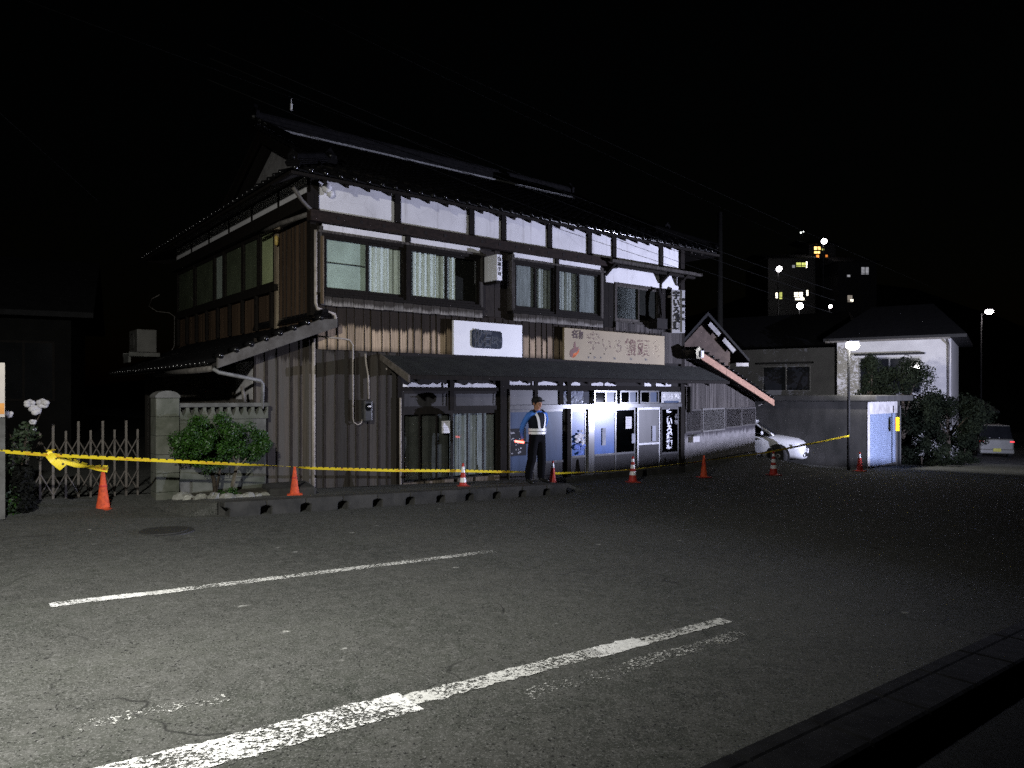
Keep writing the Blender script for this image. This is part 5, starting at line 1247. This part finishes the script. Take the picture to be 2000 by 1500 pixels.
for u, tt, w, z1, sd, lab in ((1800,27.5,.85,1.1,31,'dark round shrub under the broad tree'), (1845,28.5,.8,.85,32,'dark low shrub under the spreading tree'), (1885,30,.7,1.5,33,'dark shrub left of the pale van')):
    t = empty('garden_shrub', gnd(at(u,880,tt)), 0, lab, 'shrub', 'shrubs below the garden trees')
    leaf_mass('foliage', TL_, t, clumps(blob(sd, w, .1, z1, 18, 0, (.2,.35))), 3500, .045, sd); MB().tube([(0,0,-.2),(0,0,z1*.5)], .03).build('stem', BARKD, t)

# ================================================================== hillside with lit buildings
mb = MB(); N = 40
def hill_z(x, y):
    return -3+27*math.exp(-(((x-66)/48)**2+((y-150)/40)**2))+12*math.exp(-(((x+40)/90)**2+((y-190)/35)**2))+10*math.exp(-(((x-190)/90)**2+((y-200)/45)**2))
xs_ = [-260+520*i/N for i in range(N+1)]; ys_ = [58+240*j/N for j in range(N+1)]
for x in xs_:
    for y in ys_: mb.v.append((x, y, hill_z(x, y)))
for i in range(N):
    for j in range(N): mb.f.append((i*(N+1)+j, (i+1)*(N+1)+j, (i+1)*(N+1)+j+1, i*(N+1)+j+1)); mb.m.append(0)
struct(mb.build('hill', mat('hill_woods', (.02,.025,.018), (.012,.015,.01), .95, .3, .1, bump=.5), smooth=True))
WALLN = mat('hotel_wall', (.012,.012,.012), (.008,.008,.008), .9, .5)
def hill_house(name, label, u0, u1, v0, v1, tt, depth, wins):
    a = at(u0, v1, tt); b = at(u1, v0, tt); t = empty(name, (a.x, tt, a.z), 0, label, 'building', 'buildings on the dark hillside')
    W_, H_ = b.x-a.x, b.z-a.z
    box('wall', WALLN, t, 0, W_, 0, depth, -14, H_); MB().prism([(-.5,-.6,H_),(W_+.5,-.6,H_),(W_+.5,depth*.5,H_+1.5),(-.5,depth*.5,H_+1.5)], None, (0,depth*.5,.1)).build('roof', HR, t)
    for (x0, x1, y0, y1, m_) in wins:
        p = at(x0, y1, tt)-a; q = at(x1, y0, tt)-a
        w = box('window', BLK, t, p.x-.12, q.x+.12, -.06, -.0, p.z-.12, q.z+.12); box('pane', m_, w, p.x, q.x, -.1, -.061, p.z, q.z)
        if q.x-p.x > .7: box('mullion', BLK, w, (p.x+q.x)/2-.05, (p.x+q.x)/2+.05, -.13, -.101, p.z, q.z)
        if q.z-p.z > .5: box('balcony_rail', BLK, w, p.x-.1, q.x+.1, -.2, -.14, p.z+.12, p.z+.2)
    return t
WW = emis('warm_white_window', (1,.93,.75), 4.5, True); YG = emis('yellow_green_window', (.75,.8,.2), 1.0, True); ORW = emis('orange_window', (1,.62,.18), 4, True); ORD = emis('deep_orange_window', (1,.3,.05), 1.6, True); DIM = emis('dim_grey_glow', (.5,.5,.55), .5, True); LIT_WALL = emis('lit_wall_patch', (.8,.7,.6), .35, True)
hill_house('hotel', 'dark hotel block with white lit windows on the hillside', 1500, 1592, 505, 640, 104, 10, [(1515,1520,572,582,WW),(1522,1527,571,584,YG),(1551,1567,571,580,WW),(1553,1570,582,586,WW),(1575,1578,567,577,WW),(1555,1574,513,521,YG),(1574,1576,511,523,WW),(1547,1552,518,523,DIM)])
hill_house('hillside_house', 'dark house with orange lit windows at the top of the hillside', 1580, 1632, 478, 510, 118, 8, [(1590,1602,482,488,ORW),(1590,1601,491,495,ORW),(1605,1609,486,489,YG),(1612,1616,498,506,ORD),(1594,1599,498,503,ORD)])
hill_house('hillside_house', 'dark house with one grey sign right of the hotel', 1636, 1712, 512, 640, 110, 8, [(1682,1696,522,536,DIM),(1654,1660,537,541,DIM),(1655,1664,577,590,LIT_WALL),(1660,1666,585,589,WW)])  # warm pane is lit wall drawn as glow; large grey pane is a sign
def globe(u, v, tt, r, colr, st, label):
    p = at(u, v, tt); t = empty('hill_lamp', (p.x, p.y, p.z-4), 0, label, 'lamp', 'lamps on the dark hillside')
    MB().tube([(0,0,-10),(0,0,4-r)], .08, 6).build('pole', BLK, t); MB().sphere((0,-.3,4), r, 14, 8).build('globe', emis('globe%d' % u, colr, st), t, True)
globe(1520,526,100,.36,(1,.94,.97),30,'bright white lamp at the left of the lit hillside'); globe(1608,472,112,.4,(1,.92,.94),24,'bright white lamp topmost on the hillside'); globe(1561,598,98,.4,(1,.98,1),40,'brightest white lamp below the hotel windows'); globe(1620,599,98,.22,(1,.85,.92),18,'small pinkish lamp low on the hillside'); globe(1563,455,130,.13,(.9,.95,.9),5,'faint tiny lamp left above the hillside'); globe(1568,453,130,.1,(.9,.95,.9),4,'faintest tiny lamp above the hillside')

# ================================================================== wires and poles
WIRE = mat('wire', (.006,.006,.006), (.004,.004,.004), .9, 9, .05)
def wire(label, a, b, sag, r=.0026, n=18):
    pts = [a.lerp(b, i/n)-Vector((0,0,sag*4*(i/n)*(1-i/n))) for i in range(n+1)]
    return tag(MB().tube(pts, r, 5).build('overhead_wire', WIRE, smooth=True), label, 'wire', 'overhead wires')
wire('overhead wire with a hanging tag crossing the upper left sky', at(-60,-40,8.5), at(1440,492,36), .12)
wire('overhead wire running down to the left side of the house', at(-160,75,7.5), L(-.2,7.2,4.75), .05)
wire('faint overhead wire high across the middle of the sky', at(520,-30,9), at(2050,650,60), .3)
wire('second faint overhead wire below the high one', at(470,-40,9.5), at(1700,525,60), .3)
for i, (z, y) in enumerate(((5.72,-1.5),(5.6,-1.6),(5.45,-1.5))):
    wire(['upper','middle','lower'][i]+' of three wires strung before the white plaster band', L(-2.5,y-.8,z+.75-.1*i), L(15.5,y,z-.85-.2*i), .15, .005)
p = at(570,192,13.2)
tg = MB().tube([(0,0,0),(0,0,-.09)], .006, 6).tube([(0,0,-.09),(0,0,-.2)], .02, 8).build('wire_tag', mat('tag_white', (.6,.6,.6), (.5,.5,.5), .5, 9), loc=at(569,193,13.0)); tag(tg, 'small pale tag hanging from the overhead wire', 'tag')
p = at(1406,560,34); t = empty('utility_pole', (p.x,p.y,-1), 0, 'dim utility pole rising behind the annex', 'utility pole')
MB().tube([(0,0,-.5),(0,0,11.2)], [.17,.11], 12).build('pole', mat('pole_concrete', (.006,.006,.006), (.004,.004,.004), .9, 4, .1), t, True)
